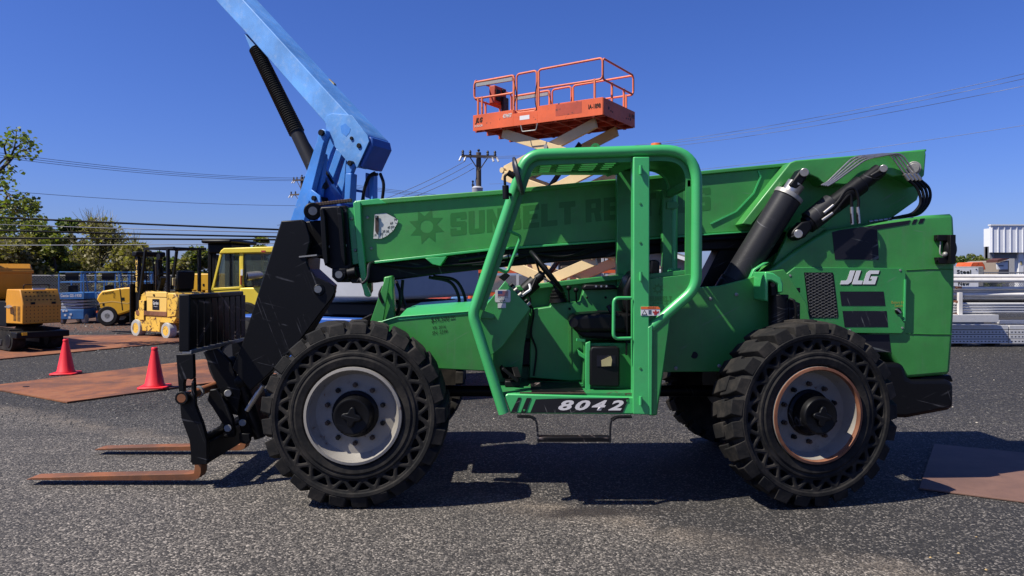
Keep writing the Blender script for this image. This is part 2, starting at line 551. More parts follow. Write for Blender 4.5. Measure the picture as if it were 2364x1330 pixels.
# ------------------------------------------------------------------ the ground
def ground_mat():
    m, N, L, B = newmat("asphalt and loose stone")
    co = objco(N)
    sp = N.new("ShaderNodeSeparateXYZ"); L.new(co, sp.inputs[0])
    X, Y = sp.outputs[0], sp.outputs[1]
    wob = noise(N, L, co, .55, 5, .6)
    wob2 = noise(N, L, co, 2.6, 5, .65)
    w = math_(N, L, 'ADD', math_(N, L, 'MULTIPLY', math_(N, L, 'SUBTRACT', wob, .5), 1.6), math_(N, L, 'MULTIPLY', math_(N, L, 'SUBTRACT', wob2, .5), .5))
    # old pale paving in front: edge runs from far left to near right
    edge = math_(N, L, 'SUBTRACT', math_(N, L, 'SUBTRACT', 5.55, math_(N, L, 'MULTIPLY', X, .60)), Y)
    edge = math_(N, L, 'ADD', edge, math_(N, L, 'MULTIPLY', w, .55))
    old = math_(N, L, 'MULTIPLY', math_(N, L, 'ADD', edge, .18), 2.4, True)
    # aggregate: two sizes of stones
    def stones(scale):
        v = N.new("ShaderNodeTexVoronoi"); v.inputs['Scale'].default_value = scale
        L.new(co, v.inputs['Vector'])
        s = N.new("ShaderNodeSeparateColor"); L.new(v.outputs['Color'], s.inputs[0])
        return s.outputs[0], v.outputs['Distance']
    r1, d1 = stones(85)
    r2, d2 = stones(38)
    new_c = ramp(N, L, r1, [(0.0, (.013, .013, .0135)), (.55, (.028, .027, .0265)), (.82, (.058, .055, .052)), (.96, (.23, .217, .20))])
    old_c = ramp(N, L, r1, [(0.0, (.016, .0152, .0145)), (.40, (.058, .0545, .051)), (.70, (.118, .110, .100)), (.88, (.215, .20, .178)), (1.0, (.40, .37, .33))])
    big_c = ramp(N, L, r2, [(0.0, (.015, .015, .0155)), (.6, (.032, .031, .030)), (.9, (.066, .062, .057)), (1.0, (.17, .16, .14))])
    loose = math_(N, L, 'MULTIPLY', math_(N, L, 'ADD', math_(N, L, 'SUBTRACT', Y, 8.4), math_(N, L, 'MULTIPLY', w, 1.4)), .9, True)
    new_c = mix(N, L, loose, new_c, big_c)
    # left yard is a flatter worn grey asphalt
    lf = math_(N, L, 'MULTIPLY', math_(N, L, 'SUBTRACT', -1.4, X), .5, True)
    lf = math_(N, L, 'MULTIPLY', lf, math_(N, L, 'SUBTRACT', 1.0, loose))
    worn = ramp(N, L, r1, [(0.0, (.022, .022, .022)), (.5, (.044, .043, .042)), (.82, (.075, .0725, .069)), (1.0, (.30, .285, .26))])
    new_c = mix(N, L, lf, new_c, worn)
    oldf = math_(N, L, 'MULTIPLY', old, math_(N, L, 'ADD', .55, math_(N, L, 'MULTIPLY', wob2, .7)), True)
    c = mix(N, L, oldf, new_c, old_c)
    # dusty worn band along the edge of the old paving
    band = math_(N, L, 'SUBTRACT', 1.0, math_(N, L, 'MULTIPLY', math_(N, L, 'ABSOLUTE', math_(N, L, 'ADD', edge, -.05)), 3.2), True)
    band = math_(N, L, 'MULTIPLY', band, math_(N, L, 'MULTIPLY', ramp(N, L, wob2, [(.33, 0.0), (.6, 1.0)]), math_(N, L, 'ADD', .12, math_(N, L, 'MULTIPLY', r1, .5))))
    c = mix(N, L, band, c, (.27, .228, .18))
    # tonal patches, tyre marks
    c = mix(N, L, math_(N, L, 'MULTIPLY', ramp(N, L, wob, [(.40, 1.0), (.56, 0.0)]), .35), c, (.028, .028, .029))
    mp = N.new("ShaderNodeMapping"); mp.inputs['Rotation'].default_value = (0, 0, .35); mp.inputs['Scale'].default_value = (.25, 2.2, 1)
    L.new(co, mp.inputs['Vector'])
    tm = noise(N, L, mp.outputs[0], .9, 4, .55)
    c = mix(N, L, math_(N, L, 'MULTIPLY', ramp(N, L, tm, [(.55, 0.0), (.66, 1.0)]), .28), c, (.025, .025, .026))
    # brown earth between the far machines
    far = math_(N, L, 'MULTIPLY', math_(N, L, 'SUBTRACT', Y, 21.5), .6, True)
    far = math_(N, L, 'MULTIPLY', far, math_(N, L, 'MULTIPLY', math_(N, L, 'SUBTRACT', -3.0, X), .5, True))
    c = mix(N, L, math_(N, L, 'MULTIPLY', far, ramp(N, L, wob2, [(.35, .35), (.65, .9)])), c, (.15, .075, .045))
    # oil stains on the paving
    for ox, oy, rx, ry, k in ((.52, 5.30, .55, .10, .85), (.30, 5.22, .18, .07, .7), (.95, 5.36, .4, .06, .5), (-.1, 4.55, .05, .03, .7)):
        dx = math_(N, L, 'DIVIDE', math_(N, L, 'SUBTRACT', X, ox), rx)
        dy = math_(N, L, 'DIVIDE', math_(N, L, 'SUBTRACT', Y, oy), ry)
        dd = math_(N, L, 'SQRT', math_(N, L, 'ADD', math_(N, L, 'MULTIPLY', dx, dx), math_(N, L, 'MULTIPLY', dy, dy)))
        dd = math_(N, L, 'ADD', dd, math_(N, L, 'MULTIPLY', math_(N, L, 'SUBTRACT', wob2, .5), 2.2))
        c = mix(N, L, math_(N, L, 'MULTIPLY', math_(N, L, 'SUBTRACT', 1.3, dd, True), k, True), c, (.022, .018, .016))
    c = mix(N, L, 1.0, c, (.885, .842, .79), 'MULTIPLY')
    L.new(c, B.inputs['Base Color'])
    B.inputs['Roughness'].default_value = .82
    B.inputs['Specular IOR Level'].default_value = .35
    h = math_(N, L, 'ADD', math_(N, L, 'MULTIPLY', d1, -.6), math_(N, L, 'MULTIPLY', math_(N, L, 'MULTIPLY', d2, loose), -1.6))
    bump(N, L, h, .9, .012, B)
    return m

gm = bpy.data.meshes.new("yard_ground")
gb = bmesh.new()
g = 1500
gv = [gb.verts.new(p) for p in ((-g, -60, 0), (g, -60, 0), (g, 2 * g, 0), (-g, 2 * g, 0))]
gb.faces.new(gv)
gb.to_mesh(gm); gb.free()
gm.materials.append(ground_mat())
go = bpy.data.objects.new("yard_ground", gm)
COL.objects.link(go)
struct(go)

# loose stones lying on the far half of the yard
gm_, gN, gL, gB = newmat("loose stone")
gi = gN.new("ShaderNodeNewGeometry")
gL.new(ramp(gN, gL, gi.outputs['Random Per Island'], [(0, (.022, .022, .024)), (.6, (.055, .053, .053)), (.88, (.10, .095, .088)), (.985, (.12, .115, .10)), (1.0, (.45, .40, .32))]), gB.inputs['Base Color'])
gB.inputs['Roughness'].default_value = .8
rs = random.Random(3)
vs, fs = [], []
ico = [(1, 0, .15), (.31, .95, 0), (-.81, .59, .1), (-.81, -.59, 0), (.31, -.95, .1), (0, 0, .75)]
def stone(x, y, r):
    b = len(vs); a = rs.random() * 6.28; ca, sa = math.cos(a), math.sin(a)
    sx, sy = r * rs.uniform(.7, 1.3), r * rs.uniform(.6, 1.0)
    for p in ico:
        q = (p[0] * sx * rs.uniform(.8, 1.2), p[1] * sy * rs.uniform(.8, 1.2))
        vs.append((x + ca * q[0] - sa * q[1], y + sa * q[0] + ca * q[1], p[2] * r + .001))
    for i in range(5): fs.append((b + i, b + (i + 1) % 5, b + 5))
for _ in range(9000):
    y = 8.3 + 9.5 * rs.random() ** 1.4
    x = rs.uniform(-.75, .72) * y
    stone(x, y, rs.uniform(.007, .017))
for _ in range(2500):
    y = rs.uniform(5.8, 8.5); x = rs.uniform(-.75, .75) * y
    stone(x, y, rs.uniform(.004, .009))
for _ in range(800):
    y = 3.6 + 3 * rs.random(); x = rs.uniform(-.72, .72) * y
    stone(x, y, rs.uniform(.003, .007))
for _ in range(2500):
    y = rs.uniform(16, 26); x = rs.uniform(-.75, -.3) * y
    stone(x, y, rs.uniform(.012, .04))
gme = bpy.data.meshes.new("gravel"); gme.from_pydata(vs, [], fs); gme.materials.append(gm_)
gro = bpy.data.objects.new("gravel", gme); COL.objects.link(gro)
tag(gro, 'loose dark gravel scattered over the yard', 'gravel', kind='stuff')
vs, fs = [], []
for px, py in ((2254, 1240), (2213, 1278), (2276, 1316), (2148, 1288)):
    q = ground(px, py); stone(q.x, q.y, rs.uniform(.006, .011))
pl = bpy.data.meshes.new("fallen_leaves"); pl.from_pydata(vs, [], fs); pl.materials.append(plain('dry leaf', (.55, .38, .16), .8))
plo = bpy.data.objects.new("fallen_leaves", pl); COL.objects.link(plo)
tag(plo, 'pale dry leaves and chips scattered on the asphalt at lower right', 'leaf litter', kind='stuff')

# ------------------------------------------------------------------ the green telehandler
TH = empty("telehandler", (0.5, 6.5, 0), 'large green telehandler with open cab, black fork carriage and rusty forks in the foreground', 'telehandler')
def pr(name, px, Y0, Y1, m, bevel=.006, parent=None, **k):
    return MB().prism(px, Y0, Y1).build(name, m, parent or TH, bevel, **k)

# --- wheels -----------------------------------------------------------------
def make_wheel(loc, rz, dish, rimmat, liprust, parent):
    w = MB()
    prof = [(.345, .33), (.355, .012), (.352, -.004), (.336, -.008), (.330, .012), (.318, .05), (.305, dish - .02), (.292, dish), (.20, dish + .004), (.12, dish - .004), (.0, dish - .004)]
    w.lathe(prof, (0, 0, 0), (0, 1, 0), 56)
    rim = w.build("wheel", rimmat, parent, 0, smooth=30, local=True)
    rim.location = Vector(loc) - ORIG[parent.name]
    rim.rotation_euler = (0, 0, rz)
    ORIG[rim.name] = Vector((0, 0, 0))
    lp = MB().lathe([(.353, .010), (.3535, -.010), (.334, -.0135), (.3285, .016), (.327, .022), (.326, .012), (.345, .0)], (0, 0, 0), (0, 1, 0), 56, close=True)
    lp.build("rim_lip", M['rust'] if liprust else M['rim'], rim, 0, local=True)
    # tyre: smooth shoulder rings, a recessed ring of openings, staggered lugs
    t = MB()
    t.lathe([(.350, .30), (.356, .02), (.372, .004), (.415, -.002), (.425, .004), (.430, .010), (.438, .004), (.452, .004), (.4625, .013), (.463, .13), (.556, .13), (.5565, .013), (.566, .004), (.588, .002), (.600, .012), (.615, .03), (.632, .075), (.636, .165), (.632, .26), (.60, .322), (.37, .328)], (0, 0, 0), (0, 1, 0), 112)
    # sidewall ring pierced by rounded triangular openings
    nz, ri, ro_ = 22, .462, .557
    pol = lambda r, a_, y: (math.cos(a_) * r, y, math.sin(a_) * r)
    st_ = math.pi / nz
    for k in range(2 * nz):
        a0 = st_ * k
        tri = [(ri, a0), (ro_, a0 + st_), (ri, a0 + 2 * st_)] if k % 2 == 0 else [(ro_, a0), (ri, a0 + st_), (ro_, a0 + 2 * st_)]
        out_ = []
        for i in range(3):
            p, q = tri[i], tri[(i + 1) % 3]
            out_ += [(p[0] + (q[0] - p[0]) * j / 8, p[1] + (q[1] - p[1]) * j / 8) for j in range(8)]
        cr_, ca_ = sum(p[0] for p in tri) / 3, sum(p[1] for p in tri) / 3
        sm = [tuple(sum(out_[(i + d) % 24][c_] for d in range(-2, 3)) / 5 for c_ in (0, 1)) for i in range(24)]
        hol = [(cr_ + (p[0] - cr_) * .60, ca_ + (p[1] - ca_) * .60) for p in sm]
        b_ = [pol(r_, a_, .012) for r_, a_ in out_] + [pol(r_, a_, .015) for r_, a_ in hol] + [pol(r_, a_, .085) for r_, a_ in hol]
        f = [(i, (i + 1) % 24, 24 + (i + 1) % 24, 24 + i) for i in range(24)] + [(24 + i, 24 + (i + 1) % 24, 48 + (i + 1) % 24, 48 + i) for i in range(24)] + [tuple(range(48, 72))]
        t.add(b_, f)
    nl = 25
    jr = random.Random(11)
    def lug(a, w_, y0, y1, sk, jit):
        def pt(r, ang, y): return (math.cos(ang) * r, y, math.sin(ang) * r)
        ro = .683 + jit
        vs = []
        for y, s_ in ((y0, 0), ((y0 + y1) / 2, sk * .55), (y1, sk)):
            e = 0.018 if y == y0 else 0
            for r, d in ((.594, 1.12), (ro - e * .5, .86)):
                vs.append(pt(r, a + s_ - w_ * d, y + (e if r > .6 else 0)))
                vs.append(pt(r, a + s_ + w_ * d, y + (e if r > .6 else 0)))
        vs = [(x + jr.uniform(-.004, .004), y + jr.uniform(-.003, .003), z + jr.uniform(-.004, .004)) for x, y, z in vs]
        f = [(0, 1, 3, 2), (8, 10, 11, 9)]
        for b in (0, 4):
            f += [(b, b + 2, b + 6, b + 4), (b + 1, b + 5, b + 7, b + 3), (b + 2, b + 3, b + 7, b + 6), (b, b + 4, b + 5, b + 1)]
        t.add(vs, f)
    for k in range(nl):
        a = 2 * math.pi * k / nl
        lug(a, .094, .004, .215, .10, jr.uniform(-.010, .004))
        lug(a + math.pi / nl, .094, .327, .14, -.10, jr.uniform(-.010, .004))
    t.build("tyre", M['rubber'], rim, .010, seg=2, smooth=34, local=True, weld=False)
    # hub
    h = MB()
    h.lathe([(.172, dish), (.170, dish - .02), (.150, dish - .035), (.148, .05), (.138, .03), (.137, -.02), (.128, -.035), (.120, -.037), (.112, -.034), (.0, -.034)], (0, 0, 0), (0, 1, 0), 40)
    h.build("hub", M['black'], rim, .003, local=True)
    st = []
    for k in range(40):
        a = 2 * math.pi * k / 40
        rr = .058 + .016 * math.cos(4 * a + .6)
        st.append((math.cos(a) * rr, -.036, math.sin(a) * rr))
    MB().extr(st, (0, -.022, 0)).build("hub_boss", M['black'], rim, .008, seg=3, local=True)
    for k in range(10):
        a = 2 * math.pi * (k + .5) / 10
        c = Vector((math.cos(a) * .213, dish, math.sin(a) * .213))
        n_ = MB().cyl(c, c + Vector((0, -.024, 0)), .019, n=6)
        n_.cyl(c + Vector((0, -.024, 0)), c + Vector((0, -.040, 0)), .011, n=8)
        n_.build("wheel_nut", M['nutrust'] if k % 3 else M['blackp'], rim, 0, local=True)
    return rim

RW = .682
fx, rx_ = P(814, 957, 5.33), P(1874, 972, 5.33)
w1 = make_wheel((fx.x, 5.335, RW), 0, .095, M['rim'], False, TH)
w2 = make_wheel((rx_.x + .06, 5.36, RW), R(11), .125, M['rim_dark'], True, TH)
w2['label'] = 'rear wheel turned outward with rusty rim lip'
for src, x, rz in ((w1, fx.x, math.pi), (w2, rx_.x, math.pi + R(9))):
    c = src.copy(); COL.objects.link(c); c.parent = TH
    c.location = (x - .5, 7.66 - 6.5, RW); c.rotation_euler = (0, 0, rz)
    if 'label' in c: del c['label']
    for ch in [k for k in bpy.data.objects if k.parent == src]:
        d = ch.copy(); COL.objects.link(d); d.parent = c
# axles and belly
ax = MB()
for x in (fx.x, rx_.x):
    ax.beam((x, 5.62, RW), (x, 7.40, RW), .22, .22)
    ax.cyl((x, 6.2, RW), (x, 6.8, RW), .24)
    ax.cyl((x, 5.56, RW), (x, 5.75, RW), .26)
ax.cyl((fx.x, 6.5, RW), (rx_.x, 6.5, RW), .05)
ax.build("axle", M['black'], TH, .01)

# --- main frame ----------------------------------------------------------------
pr("frame", [(1470, 668), (1610, 664), (1662, 660), (1722, 645), (1766, 628), (1810, 622), (1862, 700), (1880, 780), (1760, 800), (1700, 858), (1470, 860)], 5.88, 5.93, M['green'])
pr("frame", [(1460, 690), (1800, 640), (1830, 700), (1830, 820), (1460, 835)], 7.05, 7.10, M['green'])
pr("belly", [(860, 790), (1120, 790), (1480, 770), (1820, 770), (1820, 835), (1480, 850), (1060, 845), (900, 850)], 6.05, 6.95, M['black'], .02)
fh = MB().cyl(P(1603, 820, 5.875), P(1603, 820, 5.885), .028)
fh.build("frame_hole", M['blackp'], TH)
# front fender panel with sloped hood edge
pr("front_panel", [(868, 742), (885, 741), (918, 733), (1100, 717), (1140, 712), (1140, 858), (1012, 852), (985, 838), (900, 800)], 5.76, 5.80, M['green'], .008)
hz = lambda px, py: P(px, py, 5.755)
hd = MB()
a0, a1 = hz(916, 734), hz(1140, 714)
b0, b1 = P(937, 712, 6.02), P(1140, 696, 6.02)
c0, c1 = Vector((b0.x, 6.9, b0.z + .015)), Vector((b1.x, 6.9, b1.z + .015))
hd.add([a0, a1, b1, b0, c1, c0], [(0, 1, 2, 3), (3, 2, 4, 5)])
dn = Vector((0, 0, -.03))
hd.add([a0 + dn, a1 + dn, b1 + dn, b0 + dn, c1 + dn, c0 + dn], [(3, 2, 1, 0), (5, 4, 2, 3)])
hd.add([a0, b0, c0, a0 + dn, b0 + dn, c0 + dn], [(0, 1, 4, 3), (1, 2, 5, 4)])
hd.add([a0, a1, a0 + dn, a1 + dn], [(0, 1, 3, 2)])
hd.build("hood", M['green_tube'], TH, .02, seg=3, smooth=60)
rim_ = MB().tube([P(884, 742, 5.755), P(918, 732, 5.755), P(1095, 718.5, 5.755)], .006, 6)
rim_.build("hood_trim", M['green_tube'], TH)
pr("front_gusset", [(890, 640), (900, 640), (884, 744), (855, 742)], 6.0, 6.03, M['green'], .004)
pr("front_post", [(886, 640), (905, 636), (913, 742), (880, 742)], 6.06, 6.16, M['green'], .01)
MB().cyl(P(902, 640, 6.3), P(896, 742, 6.3), .035).build("tilt_cylinder", M['steeldull'], TH)
hh = MB().tube(spl([P(905, 740, 6.15), P(920, 715, 6.12), P(924, 680, 6.12), P(915, 650, 6.2)]), .014, 8)
hh.tube(spl([P(884, 700, 6.0), P(876, 680, 6.0), P(884, 662, 6.05)]), .012, 8)
hh.build("hydraulic_hose", M['blackp'], TH)

# --- rear body -------------------------------------------------------------------
tail_px = [(1768, 629), (1841, 574), (1880, 549), (1912, 530), (2040, 512), (2138, 497), (2196, 493.5), (2203, 498), (2206, 560), (2205, 700), (2201, 775), (2195, 861), (2188, 866), (2092, 874), (2076, 850), (2048, 812), (2000, 770), (1940, 745), (1862, 744), (1830, 720), (1790, 650)]
pr("engine_cover", tail_px, 6., 7.40, M['green'], .03, seg=4)
pr("counterweight", [(2010, 838), (2074, 838), (2088, 842), (2096, 872), (2108, 877), (2186, 876), (2203, 884), (2203, 942), (2190, 948), (2094, 966), (2020, 962)], 5.97, 7.50, M['black'], .035, seg=4)
pr("counterweight_step", [(2140, 869), (2196, 866), (2202, 882), (2100, 880)], 6.02, 7.4, M['black'], .01)
# door with grille
dr = pr("engine_door", [(1816, 632), (1836, 617), (2083, 619), (2091, 626), (2089, 762), (2081, 770), (1958, 769), (1868, 755), (1846, 735), (1816, 698)], 5.975, 6.002, M['green_in'], .004)
g_px = [(1857, 629), (1922, 629), (1924, 632), (1935.5, 729), (1934, 733.5), (1871, 734), (1868, 731), (1856.5, 632)]
pr("grille", g_px, 5.9725, 5.976, M['blackp'], 0, parent=dr)
gw = MB()
def gx(t): return 1857 + 14 * t
def clipw(p, q):
    inside = lambda s: (629.5 < s[1] < 733.5) and gx((s[1] - 629) / 104.5) < s[0] < gx((s[1] - 629) / 104.5) + 64.5 - .0 * s[1]
    n = 40; run = []
    for i in range(n + 1):
        s = (p[0] + (q[0] - p[0]) * i / n, p[1] + (q[1] - p[1]) * i / n)
        if inside(s): run.append(s)
    return run
for k in range(-14, 34):
    for sg in (1, -1):
        y0 = 629 + k * 7.2
        p, q = ((1850, y0), (1942, y0 + sg * 46))
        r_ = clipw(p, q)
        if len(r_) > 1:
            gw.beam(P(*r_[0], 5.971), P(*r_[-1], 5.971), .0016, .0022, up=(0, 1, 0))
gw.build("grille_mesh", M['steeldull'], dr)
MB().beam(P(2089.5, 645, 5.968), P(2087.5, 741, 5.968), .012, .012).build("door_hinge", M['green_tube'], dr)
sw = MB().lathe([(.026, .0), (.026, -.006), (.020, -.008), (.0, -.008)], P(2073, 718, 5.974), (0, 1, 0), 20)
sw.build("battery_switch", M['blackp'], dr)
MB().beam(P(2069, 714, 5.96), P(2078, 722, 5.96), .014, .03, up=(0, 1, 0)).build("switch_key", M['steel'], dr)
lt = pr("door_latch", [(1819, 664), (1848, 664), (1848, 676), (1819, 676)], 5.974, 5.985, M['blackp'], .004, parent=dr)
pxtext("lettering", "Battery Kill\n    Switch", (2058, 709), (2089, 709), (2058, 695), 5.973, M['yellowink'], dr)
for px in ([(1939, 673), (2040, 673), (2044, 706), (1943, 706)], [(1945, 718), (2047, 718), (2050, 755), (1950, 755)]):
    pr("black_decal", px, 5.973, 5.977, M['blackdecal'], 0, parent=dr)
for px in ([(1921, 536), (1940, 531), (2102, 508.5), (2097.5, 517.5), (2025, 530), (2025, 534), (2029, 600), (1928, 599)], [(2110, 507), (2118, 506), (2113, 516.5), (2105, 517.5)], [(2125, 505), (2135, 504), (2130, 515), (2120, 516)], [(1975, 772), (2053, 772), (2057, 813), (2024, 813)]):
    pr("black_decal", px, 5.997, 6.004, M['blackdecal'], 0)
# the three-letter maker's mark
def mark(ox, oy, w, h, Y, m, name, parent, sh=.33, split=True, sc_=1.0):
    L_ = [[(16, 40), (30, 40), (30, 7), (23, 0), (0, 0), (0, 11), (13, 11), (16, 14)],
          [(34, 40), (47, 40), (47, 11), (62, 11), (62, 0), (34, 0)],
          [(100, 40), (72, 40), (65, 33), (65, 0), (100, 0), (100, 23), (82, 23), (82, 15), (87, 15), (87, 10), (78, 10), (78, 30), (100, 30)]]
    mb = MB()
    for pl_ in L_:
        q = []
        for x, y in pl_:
            u = (x + y * sh) / (100 + 40 * sh)
            q.append((ox + u * w, oy - y / 40 * h))
        mb.prism(q, Y, Y + .002)
    return mb.build(name, m, parent, smooth=0)
mark(1941.5, 658.5, 91, 33, 5.9725, M['ink'], "logo_outline", dr)
mark(1939.5, 656.5, 91, 32, 5.9705, M['white'], "logo", dr)
# rear work lamp in its bracket
lb = MB()
lb.prism([(2165, 542), (2206, 542), (2206, 556), (2165, 556)], 5.94, 6.)
lb.prism([(2165, 594), (2206, 594), (2206, 609), (2168, 609)], 5.94, 6.)
lb.prism([(2194, 542), (2207, 542), (2207, 609), (2194, 609)], 5.9, 6.02)
lamp = lb.build("work_lamp", M['blackp'], TH, .004)
MB().ball(P(2193, 575, 5.96), .050, .05, .085).build("lamp_housing", M['blackp'], lamp)
MB().cyl(P(2160, 551, 5.96), P(2172, 551, 5.96), .012).cyl(P(2160, 601, 5.96), P(2172, 601, 5.96), .013).build("bracket_pin", M['blackp'], lamp)
bw = MB().tube(spl([P(2163, 550, 5.97), P(2171, 556, 5.96), P(2170, 585, 5.95), P(2180, 592, 5.95), P(2186, 584, 5.95)]), .006, 6)
bw.build("bracket_rod", M['steeldull'], lamp)
MB().ball(P(2182, 587, 5.94), .02).build("wing_nut", M['steeldull'], lamp)
# axle lock cylinder at the frame corner
pr("cylinder_bracket", [(1766, 627), (1785, 630), (1802, 641), (1808, 655), (1808, 676), (1800, 676), (1796, 656), (1780, 648), (1774, 648), (1774, 697), (1766, 694)], 5.62, 5.90, M['green_tube'], .01)
cyl_ = MB().cyl(P(1797, 680, 5.72), P(1797, 765, 5.72), .075)
cyl_.build("lock_cylinder", M['black'], TH, .006)
cr = MB().prism([(1780, 650), (1790, 646), (1796, 652), (1796, 684), (1780, 684)], 5.66, 5.74)
cr.build("cylinder_clevis", M['black'], TH, .008)
MB().cyl(P(1784, 657, 5.655), P(1784, 657, 5.70), .018).build("clevis_pin", M['nutrust'], TH)
MB().tube(spl([P(1822, 690, 5.66), P(1834, 697, 5.64), P(1838, 722, 5.64), P(1836, 748, 5.66)]), .011, 8).build("hydraulic_hose", M['blackp'], TH)
pr("valve_block", [(1820, 690), (1848, 700), (1848, 752), (1820, 752)], 5.68, 5.80, M['black'], .008)

# --- boom ------------------------------------------------------------------------
boom = pr("boom", [(799, 481), (830, 472), (1170, 445), (1800, 386), (2136, 349), (2138, 357), (2134, 405), (2124, 416), (2128, 432), (2117, 462), (2050, 510), (1900, 545), (1800, 533), (1732, 533), (1133, 574), (864, 604), (814, 611)], 6.30, 6.74, M['green'], .008)
fl = MB()
fl.prism([(826, 463), (1170, 437), (1815, 376), (2139, 344), (2139, 349.5), (1815, 384), (1170, 448), (826, 475)], 6.272, 6.77)
fl.build("boom_top_flange", M['green'], boom, .006)
fl = MB()
fl.prism([(864, 603), (1133, 573), (1733, 533), (1733, 536.5), (1133, 578.5), (864, 609)], 6.265, 6.78)
fl.build("boom_lower_flange", M['green_tube'], boom, .004)
pr("boom_collar", [(815, 468), (822, 464), (832, 466), (835, 540), (843, 612), (846, 660), (856, 682), (851, 686), (843, 684), (834, 655), (826, 600)], 6.245, 6.298, M['green_tube'], .006, parent=boom)
pr("collar_plate", [(818, 464), (874, 458), (892, 470), (818, 476)], 6.26, 6.80, M['green_tube'], .006, parent=boom)
pr("boom_end_plate", [(799, 481), (820, 478), (833, 608), (814, 611)], 6.285, 6.302, M['green_tube'], .004, parent=boom)
pr("nose_guide", [(844, 620), (857, 640), (857, 672), (850, 685), (841, 683), (836, 655)], 6.62, 6.72, M['green'], .01, parent=boom)
for px, py in ((812, 505), (821, 578), (849, 503), (858, 574)):
    MB().lathe([(.014, 0), (.014, -.008), (.008, -.016), (0, -.016)], P(px, py, 6.286 if px < 830 else 6.30), (0, 1, 0), 12).build("bolt", M['steeldull'], boom)
pr("wear_bracket", [(981, 596), (1031, 592), (1016, 614), (998, 610)], 6.22, 6.40, M['green_tube'], .004, parent=boom)
# black inner tube and hose tray below the boom
pr("hose_tray", [(800, 613), (864, 609), (1133, 579), (1733, 538), (1830, 532), (1830, 552), (1740, 574), (1620, 578), (1420, 592), (1180, 614), (1000, 634), (850, 654), (806, 640)], 6.36, 6.70, M['black'], .01)
ho = MB()
for pts, r in (([(864, 606), (900, 612), (960, 617), (1010, 612), (1080, 609), (1150, 600), (1230, 586), (1300, 592), (1370, 572), (1420, 567), (1560, 556), (1700, 542)], .013),
               ([(1090, 612), (1160, 606), (1215, 590), (1260, 586), (1330, 588), (1400, 570), (1500, 560)], .011),
               ([(1060, 601), (1140, 589), (1220, 577), (1420, 560), (1620, 546), (1740, 540)], .020),
               ([(1130, 592), (1200, 584), (1300, 574), (1420, 566), (1640, 552), (1750, 545)], .017)):
    ho = MB().tube(spl([P(x, y, 6.30) for x, y in pts], 5), r, 8)
    ho.build("hydraulic_hose", M['blackp'], boom)
ht = MB().tube(spl([P(862, 606, 6.24), P(852, 612, 6.14), P(849, 640, 6.10), P(838, 653, 6.10), P(832, 645, 6.12), P(827, 650, 6.16)]), .013, 8)
ht.build("hydraulic_hose", M['cylgrey'], boom)
for x0, y0, x1, y1 in ((1161, 594, 1172, 592.5), (1175, 592, 1181, 591), (1183, 590.5, 1196, 588)):
    MB().cyl(P(x0, y0, 6.28), P(x1, y1, 6.28), .017).build("hose_fitting", M['steel'], boom)
# faded fleet lettering and sun emblem
sl = lambda x: 545.5 - (x - 1040) * .1002
A_ = (1040, sl(1040)); B_ = (1641, sl(1641))
block_letters("lettering", "SUNBELT RENTALS", A_, B_, (1039.5, sl(1040) - 53), 6.2990, M['green_old'], boom)
def sun_logo(cx, cy, r, Y, parent, tilt=0):
    mb = MB()
    ri = r * .36
    ring = []
    n = 8
    pts = []
    for k in range(n):
        a = 2 * math.pi * k / n + tilt
        pts.append((cx + math.cos(a) * r * .58, cy - math.sin(a) * r * .58))
        pts.append((cx + math.cos(a + .30) * r, cy - math.sin(a + .30) * r))
    for k in range(len(pts)):
        p, q = pts[k], pts[(k + 1) % len(pts)]
        ap, aq = math.atan2(cy - p[1], p[0] - cx), math.atan2(cy - q[1], q[0] - cx)
        ip, iq = (cx + math.cos(ap) * ri, cy - math.sin(ap) * ri), (cx + math.cos(aq) * ri, cy - math.sin(aq) * ri)
        mb.prism([p, q, iq, ip], Y, Y + .002)
    return mb.build("sun_emblem", M['green_old'], parent, smooth=0)
sun_logo(985, 523, 42, 6.2990, boom, .2)
# boom angle gauge
ga = pr("angle_gauge", [(865, 495), (869, 494.5), (891, 492), (919, 507), (917, 516), (908, 532), (893, 545), (880, 551), (862, 551)], 6.286, 6.290, M['scale'], 0)
pr("gauge_pointer", [(866, 499), (874, 498), (874, 533), (870.5, 542), (866, 533)], 6.276, 6.280, M['nutrust'], 0, parent=boom)
MB().beam(P(868, 500, 6.262), P(868, 500, 6.30), .02, .02).build("gauge_pivot", M['steeldull'], boom)
for t_, x, y in (("-10", 862.5, 547), ("10", 878, 544.5), ("20", 883, 538), ("30", 891.5, 538), ("40", 894.5, 529), ("50", 902.5, 528), ("60", 901, 519), ("70", 909.5, 511)):
    pxtext("numeral", t_, (x, y), (x + 6.4, y - 1.5), (x - .5, y - 6), 6.2848, M['ink'], ga, bold=.02)
for k in range(8):
    a = R(-84 + k * 11)
    c = (868, 500); r0, r1 = 46, 51
    p, q = (c[0] + math.cos(a) * r0, c[1] - math.sin(a) * r0), (c[0] + math.cos(a) * r1, c[1] - math.sin(a) * r1)
    MB().beam(P(*p, 6.2853), P(*q, 6.2853), .003, .002, up=(0, 1, 0)).build("gauge_mark", M['ink'], ga)
